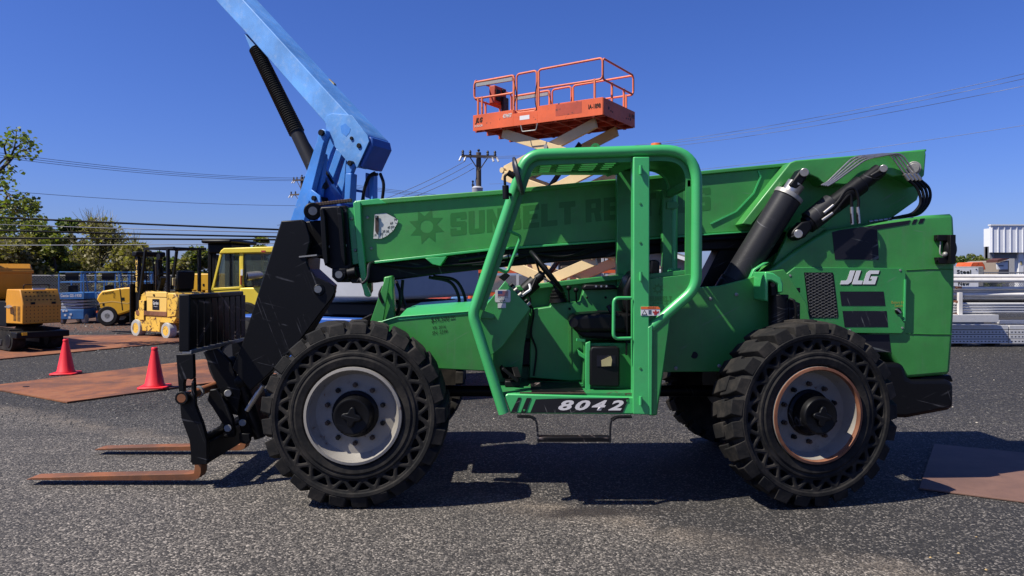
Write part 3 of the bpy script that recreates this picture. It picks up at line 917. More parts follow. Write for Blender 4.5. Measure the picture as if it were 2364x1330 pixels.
# outer knuckle plate of the boom root: a raised plate arched over the cylinders
pr("boom_root_plate", [(1824, 375), (1838, 370), (2137, 345.5), (2138, 356), (2134, 404), (2123, 417), (2127, 428), (2112, 416), (2088, 405), (2060, 408), (2030, 396), (2005, 400), (1985, 418), (1950, 427), (1900, 424), (1888, 412), (1872, 405), (1838, 409), (1818, 421), (1800, 438), (1735, 521), (1712, 517)], 6.11, 6.31, M['green'], .012, parent=boom)
for x, y, x1, y1 in ((1750, 395, 1756, 408), (1756, 408, 1740, 446), (1740, 446, 1700, 488), (1700, 488, 1640, 517)):
    MB().beam(P(x, y, 6.295), P(x1, y1, 6.295), .012, .012, up=(0, 1, 0)).build("weld_bead", M['green_tube'], boom)
# steel pipes over the boom root, black return hoses
for k in range(4):
    d = k * 9 - 4
    a = [(1898 + d * .5, 428 + k * .6), (1912 + d * .6, 421), (1975 + d * 1.1, 362 + k * 1.5), (2048 + d, 355 - k * .3), (2062 + d, 360), (2088 + d, 397), (2098 + d * .8, 408)]
    MB().tube(rnd([P(x, y, 6.07 - .004 * k) for x, y in a], .06, 4), .0078, 8).build("steel_pipe", M['steel'], boom)
    MB().cyl(P(2092 + d, 402, 6.06), P(2102 + d, 416, 6.06), .017).build("hose_fitting", M['steel'], boom)
    b = [(2100 + d, 414), (2122 + d, 436), (2128 + d * .75, 468 - k), (2110 + d * .6, 492), (2082 + d * .4, 500), (2060, 504)]
    MB().tube(spl([P(x, y, 6.06 + .02 * k) for x, y in b], 6), .0125, 8).build("hydraulic_hose", M['blackp'], boom)
MB().cyl(P(2110, 388, 6.05), P(2110, 388, 6.4), .040).cyl(P(2110, 388, 6.07), P(2110, 388, 6.12), .055).build("boom_pivot", M['steeldull'], boom, .003)

# lift cylinder
lc = MB()
lc.cyl(P(1818, 455, 6.0), P(1690, 662, 6.07), .114, n=32)
lcy = lc.build("lift_cylinder", M['cylgrey'], TH, .01)
MB().cyl(P(1697, 648, 6.068), P(1640, 740, 6.10), .1175, n=32).build("cylinder_base", M['black'], TH, .006)
MB().cyl(P(1822, 449, 6.0), P(1817, 457, 6.0), .119, n=30).build("gland_nut", M['steeldull'], lcy)
MB().cyl(P(1838, 424, 5.99), P(1821, 450, 6.0), .072, n=24).build("piston_rod", M['steel'], lcy)
lce = MB().prism([(1841, 402), (1848, 391), (1862, 389), (1868, 398), (1864, 408), (1850, 430), (1838, 438), (1822, 428)], 5.92, 6.06)
lce.build("rod_eye", M['black'], lcy, .014)
MB().cyl(P(1857, 398, 5.89), P(1857, 398, 6.3), .034).build("cylinder_pin", M['steel'], lcy, .003)
# compensating cylinder
cc_ = MB().cyl(P(1990, 424, 6.01), P(1862, 520, 6.01), .075, n=28)
ccy = cc_.build("tilt_slave_cylinder", M['black'], TH, .008)
MB().cyl(P(1922, 470, 6.01), P(1868, 512, 6.01), .088, n=28).build("cylinder_sleeve", M['cylgrey'], ccy, .006)
MB().cyl(P(2030, 394, 6.01), P(1985, 428, 6.01), .060, n=20).build("piston_rod", M['black'], ccy)
pr("rod_eye", [(2028, 392), (2036, 380), (2048, 380), (2052, 390), (2046, 402), (2018, 416), (2008, 404)], 5.94, 6.06, M['black'], .014, parent=ccy)
MB().cyl(P(2040, 389, 5.91), P(2040, 389, 6.3), .030).build("cylinder_pin", M['steel'], ccy, .003)
pr("cylinder_foot", [(1832, 530), (1850, 512), (1874, 508), (1876, 528), (1860, 548), (1842, 556), (1830, 550), (1826, 540)], 5.93, 6.04, M['black'], .016, parent=ccy)
MB().cyl(P(1843, 540, 5.90), P(1843, 540, 6.1), .034).build("cylinder_pin", M['steel'], ccy, .003)
for pts in ([(1910, 490), (1935, 465), (1952, 441), (1972, 436), (1982, 462), (1980, 500), (1982, 516)], [(1900, 508), (1925, 490), (1948, 462), (1962, 450), (1966, 470), (1966, 516)]):
    MB().tube(spl([P(x, y, 5.89) for x, y in pts], 6), .012, 8).build("hydraulic_hose", M['blackp'], ccy)
for x0, y0, x1, y1 in ((1902, 492, 1924, 474), (1898, 509, 1922, 492), (1966, 478, 1968, 518), (1980, 478, 1983, 516)):
    MB().cyl(P(x0, y0, 5.89), P(x1, y1, 5.89), .013).build("hose_fitting", M['steel'], ccy)
pr("boom_tower", [(1826, 522), (1912, 524), (1860, 570), (1800, 640), (1770, 640), (1810, 560)], 6.06, 6.12, M['green'], .01)
pr("boom_tower", [(1666, 566), (1760, 545), (1850, 530), (1900, 540), (1830, 660), (1616, 664)], 6.40, 6.66, M['black'], .01)
pr("tower_brace", [(1766, 606), (1776, 605), (1745, 624), (1738, 650), (1728, 652), (1740, 622)], 5.90, 5.96, M['green_tube'], .003)
vf = MB()
for i in range(5):
    vf.cyl(P(2006 + i * 11, 512 - i * 1.5, 6.1), P(2015 + i * 11, 511 - i * 1.5, 6.1), .012)
vf.build("valve_fittings", M['steel'], TH)

# --- boom head (gooseneck) -----------------------------------------------------------
head_px = [(649, 510), (697, 507), (704, 512), (715, 546), (716, 556), (708, 590), (708, 606), (714, 622), (726, 638), (756, 652), (772, 662), (774, 674), (766, 690), (745, 716), (690, 790), (625, 860), (578, 903), (536, 850), (560, 790)]
hd_ = MB().prism(head_px, 6.16, 6.21)
head = hd_.build("boom_head", M['black'], TH, .008)
MB().prism(head_px, 6.80, 6.85).build("head_side_plate", M['black'], head, .008)
pr("head_web", [(652, 512), (690, 512), (700, 560), (696, 620), (740, 660), (735, 690), (680, 780), (600, 860), (580, 880), (548, 845), (570, 790)], 6.21, 6.80, M['black'], 0, parent=head)
MB().cyl(P(737, 669, 6.145), P(737, 669, 6.22), .048, n=24).build("pin_boss", M['black'], head, .006)
MB().cyl(P(734, 668, 6.135), P(734, 668, 6.16), .030, n=20).build("head_pin", M['steeldull'], head)
bx = MB()
bx.prism([(700, 512), (745, 508), (752, 600), (712, 590)], 6.36, 6.70)
bx.build("inner_boom", M['black'], TH, .01)
ib = MB()
ib.prism([(736, 478), (800, 474), (812, 614), (806, 652), (776, 652), (768, 622), (752, 614)], 6.24, 6.78)
inner = ib.build("boom_nose", M['black'], TH, .012)
for px in ([(738, 482), (745, 480), (750, 500), (757, 606), (750, 614), (744, 590)], [(778, 478), (786, 476), (790, 500), (797, 600), (796, 614), (787, 590), (780, 510)]):
    pr("nose_rib", px, 6.16, 6.26, M['black'], .006, parent=inner)
for x, y in ((753, 525), (758, 570), (790, 521), (797, 567)):
    MB().lathe([(.014, 0), (.014, -.008), (.008, -.014), (0, -.014)], P(x, y, 6.24), (0, 1, 0), 12).build("bolt", M['steeldull'], inner)
MB().cyl(P(722, 488, 6.22), P(722, 488, 6.46), .075, n=28).build("chain_wheel", M['black'], inner, .01)
MB().cyl(P(722, 487, 6.20), P(722, 487, 6.25), .036, n=24).build("wheel_pin", M['steeldull'], inner)
ch = MB()
for i in range(15):
    x = 722 + i * 6.2
    ch.box(P(x, 470, 6.28).x - .013, P(x, 470, 6.28).x + .010, 6.27, 6.32, P(x, 473 - i * .75, 6.28).z - .014, P(x, 473 - i * .75, 6.28).z + .014)
ch.build("lift_chain", M['nutrust'], inner, .003)
pr("nose_roller", [(766, 620), (800, 620), (798, 640), (790, 650), (776, 650), (766, 640)], 6.20, 6.30, M['black'], .008, parent=inner)
MB().cyl(P(782, 634, 6.18), P(782, 634, 6.30), .030, n=24).build("roller_pin", M['steeldull'], inner)
MB().cyl(P(803, 632, 6.2), P(822, 628, 6.2), .045, n=20).build("hose_roller", M['blackp'], inner, .004)
pr("roller_bracket", [(800, 618), (826, 616), (838, 640), (836, 654), (812, 654), (802, 640)], 6.26, 6.5, M['black'], .008, parent=inner)
MB().beam(P(702, 594, 6.3), P(742, 590, 6.3), .3, .012).build("hose_shelf", M['steeldull'], inner)

for px, py, Y in ((1640, 690, 5.88), (1700, 680, 5.88), (1660, 845, 5.88), (1720, 830, 5.88), (1560, 850, 5.88)):
    MB().lathe([(.016, 0), (.016, -.008), (.010, -.012), (0, -.012)], P(px, py, Y), (0, 1, 0), 6).build("bolt", M['steeldull'], TH)
for pts in ([(2092, 624), (2150, 621), (2200, 622)], [(2092, 770), (2150, 772), (2198, 772)]):
    MB().tube([P(x, y, 5.998) for x, y in pts], .0035, 6).build("panel_seam", M['green_old'], TH)
for x, y in ((1824, 636), (2078, 624), (2083, 757), (1962, 762)):
    MB().lathe([(.009, 0), (.009, -.004), (.0, -.005)], P(x, y, 5.975), (0, 1, 0), 8).build("door_screw", M['steeldull'], dr)
for pts in ([(990, 640), (1040, 652), (1060, 690), (1050, 716)], [(1000, 638), (1052, 648), (1074, 690), (1066, 714)], [(930, 646), (928, 680), (936, 708)]):
    MB().tube(spl([P(x, y, 6.45) for x, y in pts], 6), .014, 8).build("hydraulic_hose", M['blackp'], TH)
MB().prism([(1030, 700), (1062, 698), (1062, 716), (1030, 718)], 6.35, 6.55).build("valve_block", M['steeldull'], TH, .006)
# --- fork carriage -------------------------------------------------------------------
CAR = MB()
CAR.prism([(406, 818), (445, 818), (447, 860), (447, 872), (441, 877), (434, 875), (426, 877), (424, 885), (424, 908), (432, 916), (441, 907), (441, 885), (447, 872.5), (450, 936), (467, 979), (477, 1017), (478, 1072), (443, 1074), (437, 1017), (418, 966), (412, 900)], 5.84, 5.89)
car = CAR.build("fork_carriage", M['black'], TH, .005)
Xc = P(428, 900, 5.86).x
def yz(pts, x0, x1):
    return MB().extr([(x0, y, z) for y, z in pts], (x1 - x0, 0, 0))
zt, zb = P(430, 679, 5.86).z, P(430, 812, 5.86).z
xb = P(430, 800, 5.86).x
# far side plate
off = Vector((0, 1.15, 0))
far = MB().extr([P(x, y, 5.84) + off for x, y in [(406, 818), (445, 818), (450, 936), (467, 979), (477, 1017), (478, 1072), (443, 1074), (437, 1017), (418, 966), (412, 900)]], (0, .05, 0))
far.build("carriage_plate", M['black'], car, .005)
# backrest: near plate, top and bottom bars, upright slats
bxr = MB().beam((xb - .02, 5.865, zb), (xb - .02, 5.865, zt), .03, .085, up=(1, 0, 0))
back = MB().box(xb - .055, xb + .035, 5.845, 5.875, zb, zt).build("backrest", M['blackworn'], TH, .012, seg=3)
MB().box(xb - .02, xb + .035, 5.875, 7.02, zt - .045, zt - .002).build("backrest_bar", M['blackworn'], back, .01)
MB().box(xb - .03, xb + .045, 5.85, 7.02, zb - .018, zb + .012).build("backrest_bar", M['steeldull'], back, .004)
for i in range(9):
    y = 5.90 + i * .137
    MB().box(xb - .012, xb + .020, y, y + .112, zb + .012, zt - .04).build("backrest_slat", M['blackworn'], back, .004)
# fork shaft, lower crossbar
MB().cyl((P(425, 917, 5.84).x, 5.79, P(425, 917, 5.84).z), (P(425, 917, 5.84).x, 7.06, P(425, 917, 5.84).z), .036, n=20).build("fork_shaft", M['forkrust'], car)
MB().lathe([(.030, -.01), (.052, -.01), (.052, .03), (.030, .03)], (P(425, 917, 5.84).x, 5.80, P(425, 917, 5.84).z), (0, 1, 0), 24, close=True).build("shaft_collar", M['black'], car, .004)
MB().lathe([(.037, 0), (.050, 0), (.050, .03), (.037, .03)], (P(425, 917, 5.84).x, 6.08, P(425, 917, 5.84).z), (0, 1, 0), 20, close=True).build("shaft_collar", M['steeldull'], car)
q0 = P(460, 1045, 5.88)
MB().beam((q0.x, 5.89, q0.z), (q0.x, 7.0, q0.z), .15, .17).build("lower_crossbar", M['black'], car, .008)
MB().cyl((q0.x + .02, 5.92, q0.z + .105), (q0.x + .02, 6.75, q0.z + .105), .032).build("crossbar_tube", M['black'], car)
# tilt links between carriage and boom head
for Y in (6.25, 6.66):
    MB().prism([(468, 812), (500, 805), (532, 836), (546, 872), (556, 905), (548, 960), (524, 952), (512, 918), (496, 880)], Y, Y + .06).build("carriage_link", M['black'], car, .008)
    MB().prism([(484, 900), (500, 898), (524, 936), (536, 965), (542, 1000), (540, 1010), (516, 1012), (514, 980), (488, 938), (478, 925)], Y - .08, Y - .03).build("carriage_link", M['black'], car, .008)
pr("link_web", [(505, 830), (560, 870), (578, 905), (590, 960), (600, 1000), (560, 1022), (548, 960)], 6.32, 6.66, M['black'], .01, parent=car)
pr("carriage_lug", [(552, 1000), (575, 1002), (578, 1018), (568, 1026), (552, 1022)], 6.2, 6.24, M['black'], .006, parent=car)
pr("crossbar_gusset", [(490, 1005), (512, 975), (516, 1010), (505, 1014)], 6.6, 6.66, M['black'], .004, parent=car)
for x, y, Y in ((526, 908, 6.24), (526, 989, 6.16), (560, 976, 6.30)):
    MB().cyl(P(x, y, Y - .035), P(x, y, Y + .1), .030, n=20).build("link_pin", M['steeldull'], car, .004)
MB().cyl(P(558, 880, 6.30), P(600, 1010, 6.35), .05).build("tilt_cylinder", M['black'], car)
MB().cyl(P(570, 948, 6.2), P(607, 890, 6.2), .022).build("tilt_rod", M['steel'], car)
MB().ball(P(556, 880, 6.3), .08, .06, .08).build("link_boss", M['black'], car)
# forks
def fork(Y, X0, X1, w):
    f = MB()
    zt_, h = .095, .058
    x0, x1 = X0, X1
    n = 10
    top = [(x0, .050), (x0 + .04, .062), (x0 + .5, .075), (x1 - .1, .094), (x1 - .058, .10), (x1 - .052, .14), (x1 - .052, .42)]
    bot = [(x1, .42), (x1, .10), (x1 - .015, .060), (x1 - .05, .044), (x1 - .1, .042), (x0 + .6, .040), (x0, .046)]
    f.xz(top + bot, Y, Y + w)
    return f
xa = P(63, 1100, 5.98).x; xe = P(465, 1095, 5.98).x
fork(5.97, xa, xe, .125).build("fork", M['forkrust'], car, .008)
fork(6.98, xa - .02, xe, .125).build("fork", M['forkrust'], car, .008)

# --- cab -------------------------------------------------------------------------------
CY0, CY1 = 5.40, 6.20
def cp(px, py, Y=CY0):
    """a point of the cab outline carried to another depth (same x, z)"""
    p = P(px, py, CY0)
    return Vector((p.x, Y, p.z))
front = [(1163, 952), (1137, 861), (1092, 725), (1178, 472), (1206, 388), (1236, 360), (1300, 354), (1400, 350), (1545, 348), (1586, 362), (1606, 404), (1607.5, 620), (1598, 672), (1502, 756)]
path = [cp(*front[0])] + rnd([cp(*front[1]), cp(*front[2]), cp(*front[3])], .05, 4)[1:]
full = rnd([cp(1163, 952), cp(1092, 726), cp(1211, 354.5), cp(1609, 347), cp(1607.5, 670), cp(1500, 757)], .04, 2)
def cabpath(Y):
    a = [cp(1163, 954, Y)] + rnd([cp(1163, 954, Y), cp(1091, 726, Y), cp(1190, 430, Y)], .05, 5)[1:-1]
    b = rnd([cp(1190, 430, Y), cp(1216, 357, Y), cp(1420, 350, Y)], .27, 10)[1:-1]
    c = rnd([cp(1420, 350, Y), cp(1610, 344, Y), cp(1607.5, 520, Y)], .27, 10)[1:-1]
    d = rnd([cp(1607.5, 520, Y), cp(1607.5, 666, Y), cp(1502, 757, Y)], .10, 6)[1:]
    return a + b + c + d
cab = MB().tube(cabpath(CY0), .040, 14).build("cab_frame", M['green_tube'], TH, 0, smooth=60)
fp = [p for p in cabpath(CY1)]
MB().tube(fp, .040, 12).build("cab_frame_tube", M['green_tube'], cab, 0, smooth=60)
# flat inner flange of the near hoop
fl = MB()
def flange(Y0_, Y1_, inset, pts):
    c = sum(pts, Vector()) / len(pts)
    pts = [p for i, p in enumerate(pts) if i == 0 or (p - pts[i - 1]).length > .004]
    n = len(pts)
    vs = []
    for i, p in enumerate(pts):
        t_ = (pts[min(i + 1, n - 1)] - pts[max(i - 1, 0)]).normalized()
        na = Vector((-t_.z, 0, t_.x))
        if (c - p).dot(na) < 0: na = -na
        for k, Y in ((.03, Y0_), (.03, Y1_), (inset, Y1_), (inset, Y0_)):
            q = p + na * k
            vs.append(Vector((q.x, Y, q.z)))
    fs = [(0, 1, 2, 3), tuple(4 * (n - 1) + k for k in (3, 2, 1, 0))]
    for i in range(n - 1):
        for k in range(4):
            fs.append((4 * i + k, 4 * i + (k + 1) % 4, 4 * i + 4 + (k + 1) % 4, 4 * i + 4 + k))
    fl.add(vs, fs)
pp = cabpath(CY0)
hoop = pp[6:-7]
flange(5.42, 5.445, .075, hoop)
fl.build("cab_flange", M['green_in'], cab, 0, smooth=40)
# roof sheet behind the louvres and down the curved rear
rf = MB()
roofp = [p for p in cabpath(CY0)]
def strip(x0, zlow, Ya, Yb, th):
    sel = [p for p in roofp if p.x >= x0 and p.z > zlow]
    n = len(sel)
    up, lo = [], []
    for i, p in enumerate(sel):
        t_ = (sel[min(i + 1, n - 1)] - sel[max(i - 1, 0)]).normalized()
        nrm = Vector((t_.z, 0, -t_.x))
        if nrm.z > .05 or nrm.x > .05: nrm = -nrm
        up.append(p + nrm * .012); lo.append(p + nrm * (.012 + th))
    vs = []
    for p, q in zip(up, lo):
        vs += [Vector((p.x, Ya, p.z)), Vector((p.x, Yb, p.z)), Vector((q.x, Yb, q.z)), Vector((q.x, Ya, q.z))]
    fs = [(0, 1, 2, 3), tuple(4 * (n - 1) + k for k in (3, 2, 1, 0))]
    for i in range(n - 1):
        for k in range(4):
            fs.append((4 * i + k, 4 * i + (k + 1) % 4, 4 * i + 4 + (k + 1) % 4, 4 * i + 4 + k))
    rf.add(vs, fs)
dense = []
for a, b in zip(roofp, roofp[1:]):
    n_ = max(1, int((b - a).length / .05))
    dense += [a.lerp(b, i / n_) for i in range(n_)]
roofp = dense
xr0 = cp(1452, 350).x; zr = cp(1600, 440).z
strip(xr0, zr, 5.42, 6.19, .014)
rf.build("roof_panel", M['green_in'], cab, 0, smooth=50)
lv = MB()
xl0, xl1 = cp(1240, 350).x, cp(1440, 350).x
zl = cp(1330, 362).z
for k in range(6):
    y = 5.50 + k * .10
    MB().extr([(xl0 - .04, y, zl - .022), (xl1, y, zl + .006), (xl1, y + .030, zl + .046), (xl0 - .04, y + .030, zl + .018)], (0, .006, -.004)).build("roof_louvre", M['green_tube'], cab)
    MB().beam((xl0 - .04, y - .004, zl - .030), (xl1, y - .004, zl - .002), .030, .016).build("roof_bar", M['green_in'], cab)
for t_ in (0.0, .22, .5, .78, 1.0):
    x = xl0 + (xl1 - xl0) * t_
    MB().box(x - .022, x + .022, 5.44, 6.18, zl - .034 + .03 * t_, zl - .012 + .03 * t_).build("roof_crossbar", M['green_in'], cab)
MB().box(xl0 - .1, xl1 + .06, 6.02, 6.17, zl - .03, zl - .01).build("roof_edge", M['green_in'], cab)
MB().box(xl0 - .1, xl1 + .06, 5.43, 5.49, zl - .02, zl + .0).build("roof_edge", M['green_in'], cab)
MB().beam(cp(1468, 366, 5.46), cp(1424, 364, 6.17), .10, .012, up=(.7, 0, .7)).build("roof_brace", M['green_in'], cab, .002)
# B posts, near and far
bp = MB().prism([(1462, 362), (1500, 362), (1499, 958), (1462, 957)], 5.355, 5.47)
bpo = bp.build("cab_post", M['green_tube'], cab, .008)
x0, x1 = cp(1464, 0).x, cp(1499, 0).x
MB().box(x0 - .02, x1, 6.14, 6.24, 1.2, cp(0, 360).z).build("cab_post", M['green_in'], cab, .008)
MB().box(x1 + .004, x1 + .035, 6.17, 6.21, 1.45, cp(0, 362).z).build("post_rail", M['blackp'], cab)
rp = [cp(1578, 352), cp(1604, 348)]
xr = cp(1597, 0).x
MB().box(xr - .06, xr + .02, 6.15, 6.23, 1.62, cp(0, 410).z).build("rear_post", M['green_in'], cab, .006)
MB().box(xr - .03, xr + .0, 5.42, 6.2, cp(0, 425).z - .02, cp(0, 425).z + .035).build("rear_header", M['green_in'], cab, .004)
for z_, dx in ((cp(0, 452).z, .10), (1.66, .12)):
    MB().prism([(1540, HY - (z_ + .03 - 1.7) * F / 6.13), (1562, HY - (z_ + .03 - 1.7) * F / 6.13), (1568, HY - (z_ - 1.7) * F / 6.13), (1562, HY - (z_ - .03 - 1.7) * F / 6.13), (1540, HY - (z_ - .03 - 1.7) * F / 6.13)], 6.13, 6.145).build("mount_tab", M['green_in'], cab, .003)
# quarter panel below the rear window
qp = pr("quarter_panel", [(1497, 644), (1560, 637), (1606, 631.5), (1607, 645), (1600, 672), (1588, 684), (1502, 757), (1497, 760)], 5.405, 5.42, M['green_in'], .003, parent=cab)
pr("window_sill", [(1497, 633), (1598, 622), (1600, 632), (1497, 644)], 5.44, 5.52, M['green_in'], .003, parent=cab)
pr("lower_post", [(1497, 757), (1549, 712), (1546, 760), (1532, 862), (1517, 960), (1497, 960)], 5.372, 5.85, M['green_in'], .012, parent=cab)
pr("lower_post_edge", [(1496, 756), (1506, 750), (1505, 958), (1497, 958)], 5.352, 5.385, M['green_tube'], .004, parent=cab)
for y in (392, 638, 925):
    MB().cyl(P(1479, y - 10, 5.335), P(1479, y + 10, 5.335), .012).build("door_hinge", M['green_tube'], cab)
    MB().box(P(1479, y, 5.345).x - .008, P(1479, y, 5.345).x + .008, 5.335, 5.36, P(0, y + 8, 5.345).z, P(0, y - 8, 5.345).z).build("hinge_plate", M['green_tube'], cab)
co_ = MB()
co_.tube([P(1512, 637, 5.47), P(1556, 632, 5.47)], .006, 6)
for k in range(6):
    x = 1543 + k * 5
    MB().beam(P(x, 627, 5.6), P(x + 2, 621, 5.72), .014, .014).build("sill_slot", M['green_tube'], cab)
# sill and floor
pr("cab_sill", [(1164, 914), (1172, 909), (1463, 917), (1463, 957), (1178, 955)], 5.39, 5.50, M['green_tube'], .01, parent=cab)
zf = P(0, 909, 5.40).z
flr = MB().box(cp(1150, 0).x, cp(1500, 0).x, 5.42, 6.22, zf - .03, zf).build("cab_floor", M['green_dirty'], cab, 0)
MB().box(P(1226, 0, 5.6).x, P(1345, 0, 5.6).x, 5.46, 5.95, zf, zf + .006).build("floor_mat", M['blackworn'], cab)
MB().box(P(1200, 0, 5.41).x, P(1352, 0, 5.41).x, 5.405, 5.455, zf, zf + .003).build("worn_edge", M['nutrust'], cab)
dk = pr("sill_decal", [(1237, 922), (1290, 920), (1452, 919), (1437, 953), (1224, 953)], 5.3865, 5.392, M['stepdecal'], 0)
pr("sill_decal", [(1196, 918), (1203, 918), (1192, 953), (1179, 953)], 5.3865, 5.392, M['stepdecal'], 0)
pr("sill_decal", [(1216, 919), (1226, 919), (1214, 953), (1202, 953)], 5.3865, 5.392, M['stepdecal'], 0)
for i, chh in enumerate("8042"):
    x = 1289 + i * 38.3
    pxtext("numeral", chh, (x, 947.5), (x + 36, 947.5), (x, 924), 5.385, M['numeral'], dk, bold=.035, shear=.33)
# step
sp_ = rnd([P(1194, 961, 5.40), P(1240, 962, 5.38), P(1243, 1021, 5.33)], .05, 5)
step = MB()
for pts in ([(1194, 961), (1238, 962), (1243, 1020)], [(1458, 962), (1410, 963), (1408, 1020)]):
    pa = rnd([P(*pts[0], 5.38), P(*pts[1], 5.38), P(*pts[2], 5.34)], .06, 5)
    s_ = MB()
    for a, b in zip(pa, pa[1:]):
        s_.beam(a, b + (b - a) * .05, .05, .014, up=(1, 0, .3) if abs((b - a).z) > abs((b - a).x) else (0, 0, 1))
    s_.build("step_bracket", M['black'], cab, .002)
tr = MB().box(P(1244, 0, 5.34).x, P(1408, 0, 5.34).x, 5.32, 5.42, P(0, 1022, 5.30).z, P(0, 1012, 5.30).z)
tro = tr.build("step_tread", M['blackworn'], cab, .003)
kn = MB()
# inner wall, side console, far cowl
iw = MB()
iw.extr([cp(1192, 0, 6.20) * 0 + P(1190, 664, 6.2), P(1450, 636, 6.2), P(1450, 880, 6.2), P(1130, 880, 6.2), P(1150, 760, 6.2)], (0, .02, 0))
iw.build("cab_side_wall", M['green_in'], cab, 0)
MB().prism([(1186, 661), (1450, 632), (1450, 644), (1188, 673)], 6.10, 6.24).build("side_wall_rail", M['green_in'], cab, .006)
con = pr("side_console", [(1228, 714), (1270, 708), (1273, 700), (1310, 697), (1313, 699), (1340, 696), (1347, 668), (1450, 660), (1450, 876), (1316, 880), (1222, 872), (1225, 760)], 6.02, 6.19, M['green_in'], .008)
pr("console_seam", [(1312, 712), (1318, 712), (1320, 862), (1314, 862)], 6.015, 6.022, M['green'], 0, parent=con)
pr("armrest", [(1346, 662), (1352, 657), (1420, 658), (1428, 668), (1346, 670)], 5.96, 6.10, M['blackp'], .012, parent=con)
for x in (1376, 1388, 1400):
    MB().cyl(P(x, 661, 5.95), P(x, 661, 5.965), .008).build("armrest_switch", M['steel'], con)
for x, y in ((1355, 687), (1398, 687), (1315, 713)):
    MB().ball(P(x, y, 6.01), .010).build("console_knob", M['blackp'], con)
jb = MB().lathe([(.078, 0), (.074, .030), (.066, .032), (.070, .050), (.060, .056), (.063, .076), (.048, .082), (.050, .100), (.034, .108), (.022, .125), (.022, .17), (.0, .17)], P(1289, 698, 6.05), (-.08, 0, 1), 18)
jb.build("joystick_boot", M['blackp'], con, 0)
MB().tube([P(1283, 665, 6.05), P(1279, 655, 6.05)], .016, 8).build("joystick", M['blackp'], con)
for x, y0, y1 in ((1314, 698, 665), (1331, 697, 670)):
    MB().cyl(P(x, y0, 6.02), P(x - 1, y1, 6.0), .007).ball(P(x - 1, y1, 6.0), .022).build("control_lever", M['blackp'], con)
# dashboard
db = MB()
dpx = [(1126, 700), (1164, 655), (1166, 648), (1224, 712), (1160, 800), (1132, 822), (1106, 742)]
db.prism(dpx, 5.50, 5.52)
dash = db.build("dashboard", M['green_in'], TH, .004)
top = MB()
a0, a1 = P(1120, 706, 5.5), P(1166, 649, 5.5)
top.extr([a0, a1, a1 + Vector((0, .66, 0)), a0 + Vector((0, .66, 0))], (0, 0, -.02))
top.build("dash_cowl", M['green_tube'], dash, .004)
b1 = P(1224, 712, 5.5)
MB().extr([a1 + Vector((-.01, .02, -.01)), b1 + Vector((-.02, .02, 0)), b1 + Vector((-.02, .64, 0)), a1 + Vector((-.01, .64, -.01))], (-.02, 0, -.02)).build("dash_face", M['blackp'], dash)
for t_, y in ((.2, 5.62), (.38, 5.72), (.55, 5.6), (.62, 5.78), (.8, 5.66), (.9, 5.56), (.3, 5.9), (.5, 5.95)):
    c = a1.lerp(b1, t_); c.y = y
    MB().cyl(c, c + Vector((.022, 0, .018)), .014, n=10).build("dash_switch", M['steeldull'] if int(t_ * 10) % 2 else M['blackp'], dash)
pr("foot_panel", [(1106, 742), (1132, 822), (1150, 880), (1160, 900), (1200, 900), (1210, 800), (1224, 712)], 6.0, 6.02, M['green_in'], 0, parent=dash)
pd = MB().beam(P(1160, 850, 5.7), P(1196, 880, 5.7), .09, .02)
pd.build("pedal", M['blackp'], cab, .004)
MB().beam(P(1156, 845, 5.9), P(1190, 876, 5.9), .09, .02).build("pedal", M['blackp'], cab, .004)
pr("fender_bracket", [(1104, 712), (1140, 726), (1141, 736), (1104, 734)], 5.46, 5.50, M['green_in'], .003, parent=cab)
# flag sticker on the dash side
st_ = pr("flag_sticker", [(1143, 671), (1145, 669), (1176, 669), (1178.5, 672), (1178.5, 695), (1176, 698), (1145, 698), (1142.5, 695)], 5.4965, 5.501, M['scale'], 0)
for k in range(7):
    y = 671.5 + k * 1.9
    pr("flag_stripe", [(1149 if k > 3 else 1160, y), (1173, y), (1173, y + 1), (1149 if k > 3 else 1160, y + 1)], 5.495, 5.497, M['flagred'], 0, parent=st_)
pr("flag_canton", [(1149, 671.5), (1160, 671.5), (1160, 678.6), (1149, 678.6)], 5.495, 5.497, M['flagblue'], 0, parent=st_)
pxtext("lettering", "Made with Pride", (1149, 688), (1173, 688), (1149, 685.3), 5.495, M['ink'], st_)
pxtext("lettering", "in the", (1157, 691), (1165, 691), (1157, 689), 5.495, M['ink'], st_)
pxtext("lettering", "USA", (1154, 696.5), (1167, 696.5), (1154, 692), 5.495, M['ink'], st_, bold=.02)
pr("label_plate", [(1149, 700), (1168, 700), (1168, 711), (1149, 711)], 5.4965, 5.501, M['scale'], 0, parent=dash)
# steering column and wheel
ctr = P(1262, 627, 5.80)
axd = Vector((.78, 0, .62)).normalized()
rimc = []
ex = Vector((-.62, 0, .78)); ey = Vector((0, 1, 0))
for k in range(36):
    a = 2 * math.pi * k / 36
    rimc.append(ctr + ex * math.cos(a) * .195 + ey * math.sin(a) * .195)
stw = MB().tube(rimc, .0155, 8, closed=True).build("steering_wheel", M['blackp'], TH, 0, smooth=60)
for a in (90, 210, 330):
    d = ex * math.cos(R(a)) + ey * math.sin(R(a))
    MB().beam(ctr - axd * .06, ctr + d * .19, .028, .012, up=axd).build("wheel_spoke", M['blackp'], stw, .003)
MB().cyl(ctr - axd * .10, ctr - axd * .03, .035).build("wheel_hub", M['blackp'], stw)
MB().cyl(P(1200, 690, 5.8), ctr - axd * .06, .030).cyl(P(1212, 672, 5.8), P(1236, 650, 5.8), .058).build("steering_column", M['blackp'], stw, .003)
wr = MB().tube(spl([P(1204, 684, 5.74), P(1214, 676, 5.72), P(1224, 668, 5.73), P(1222, 656, 5.75)]), .010, 6)
wr.build("wiring_loom", M['white'], stw)
MB().beam(P(1238, 640, 5.74), P(1228, 664, 5.70), .012, .012).build("indicator_stalk", M['blackp'], stw)
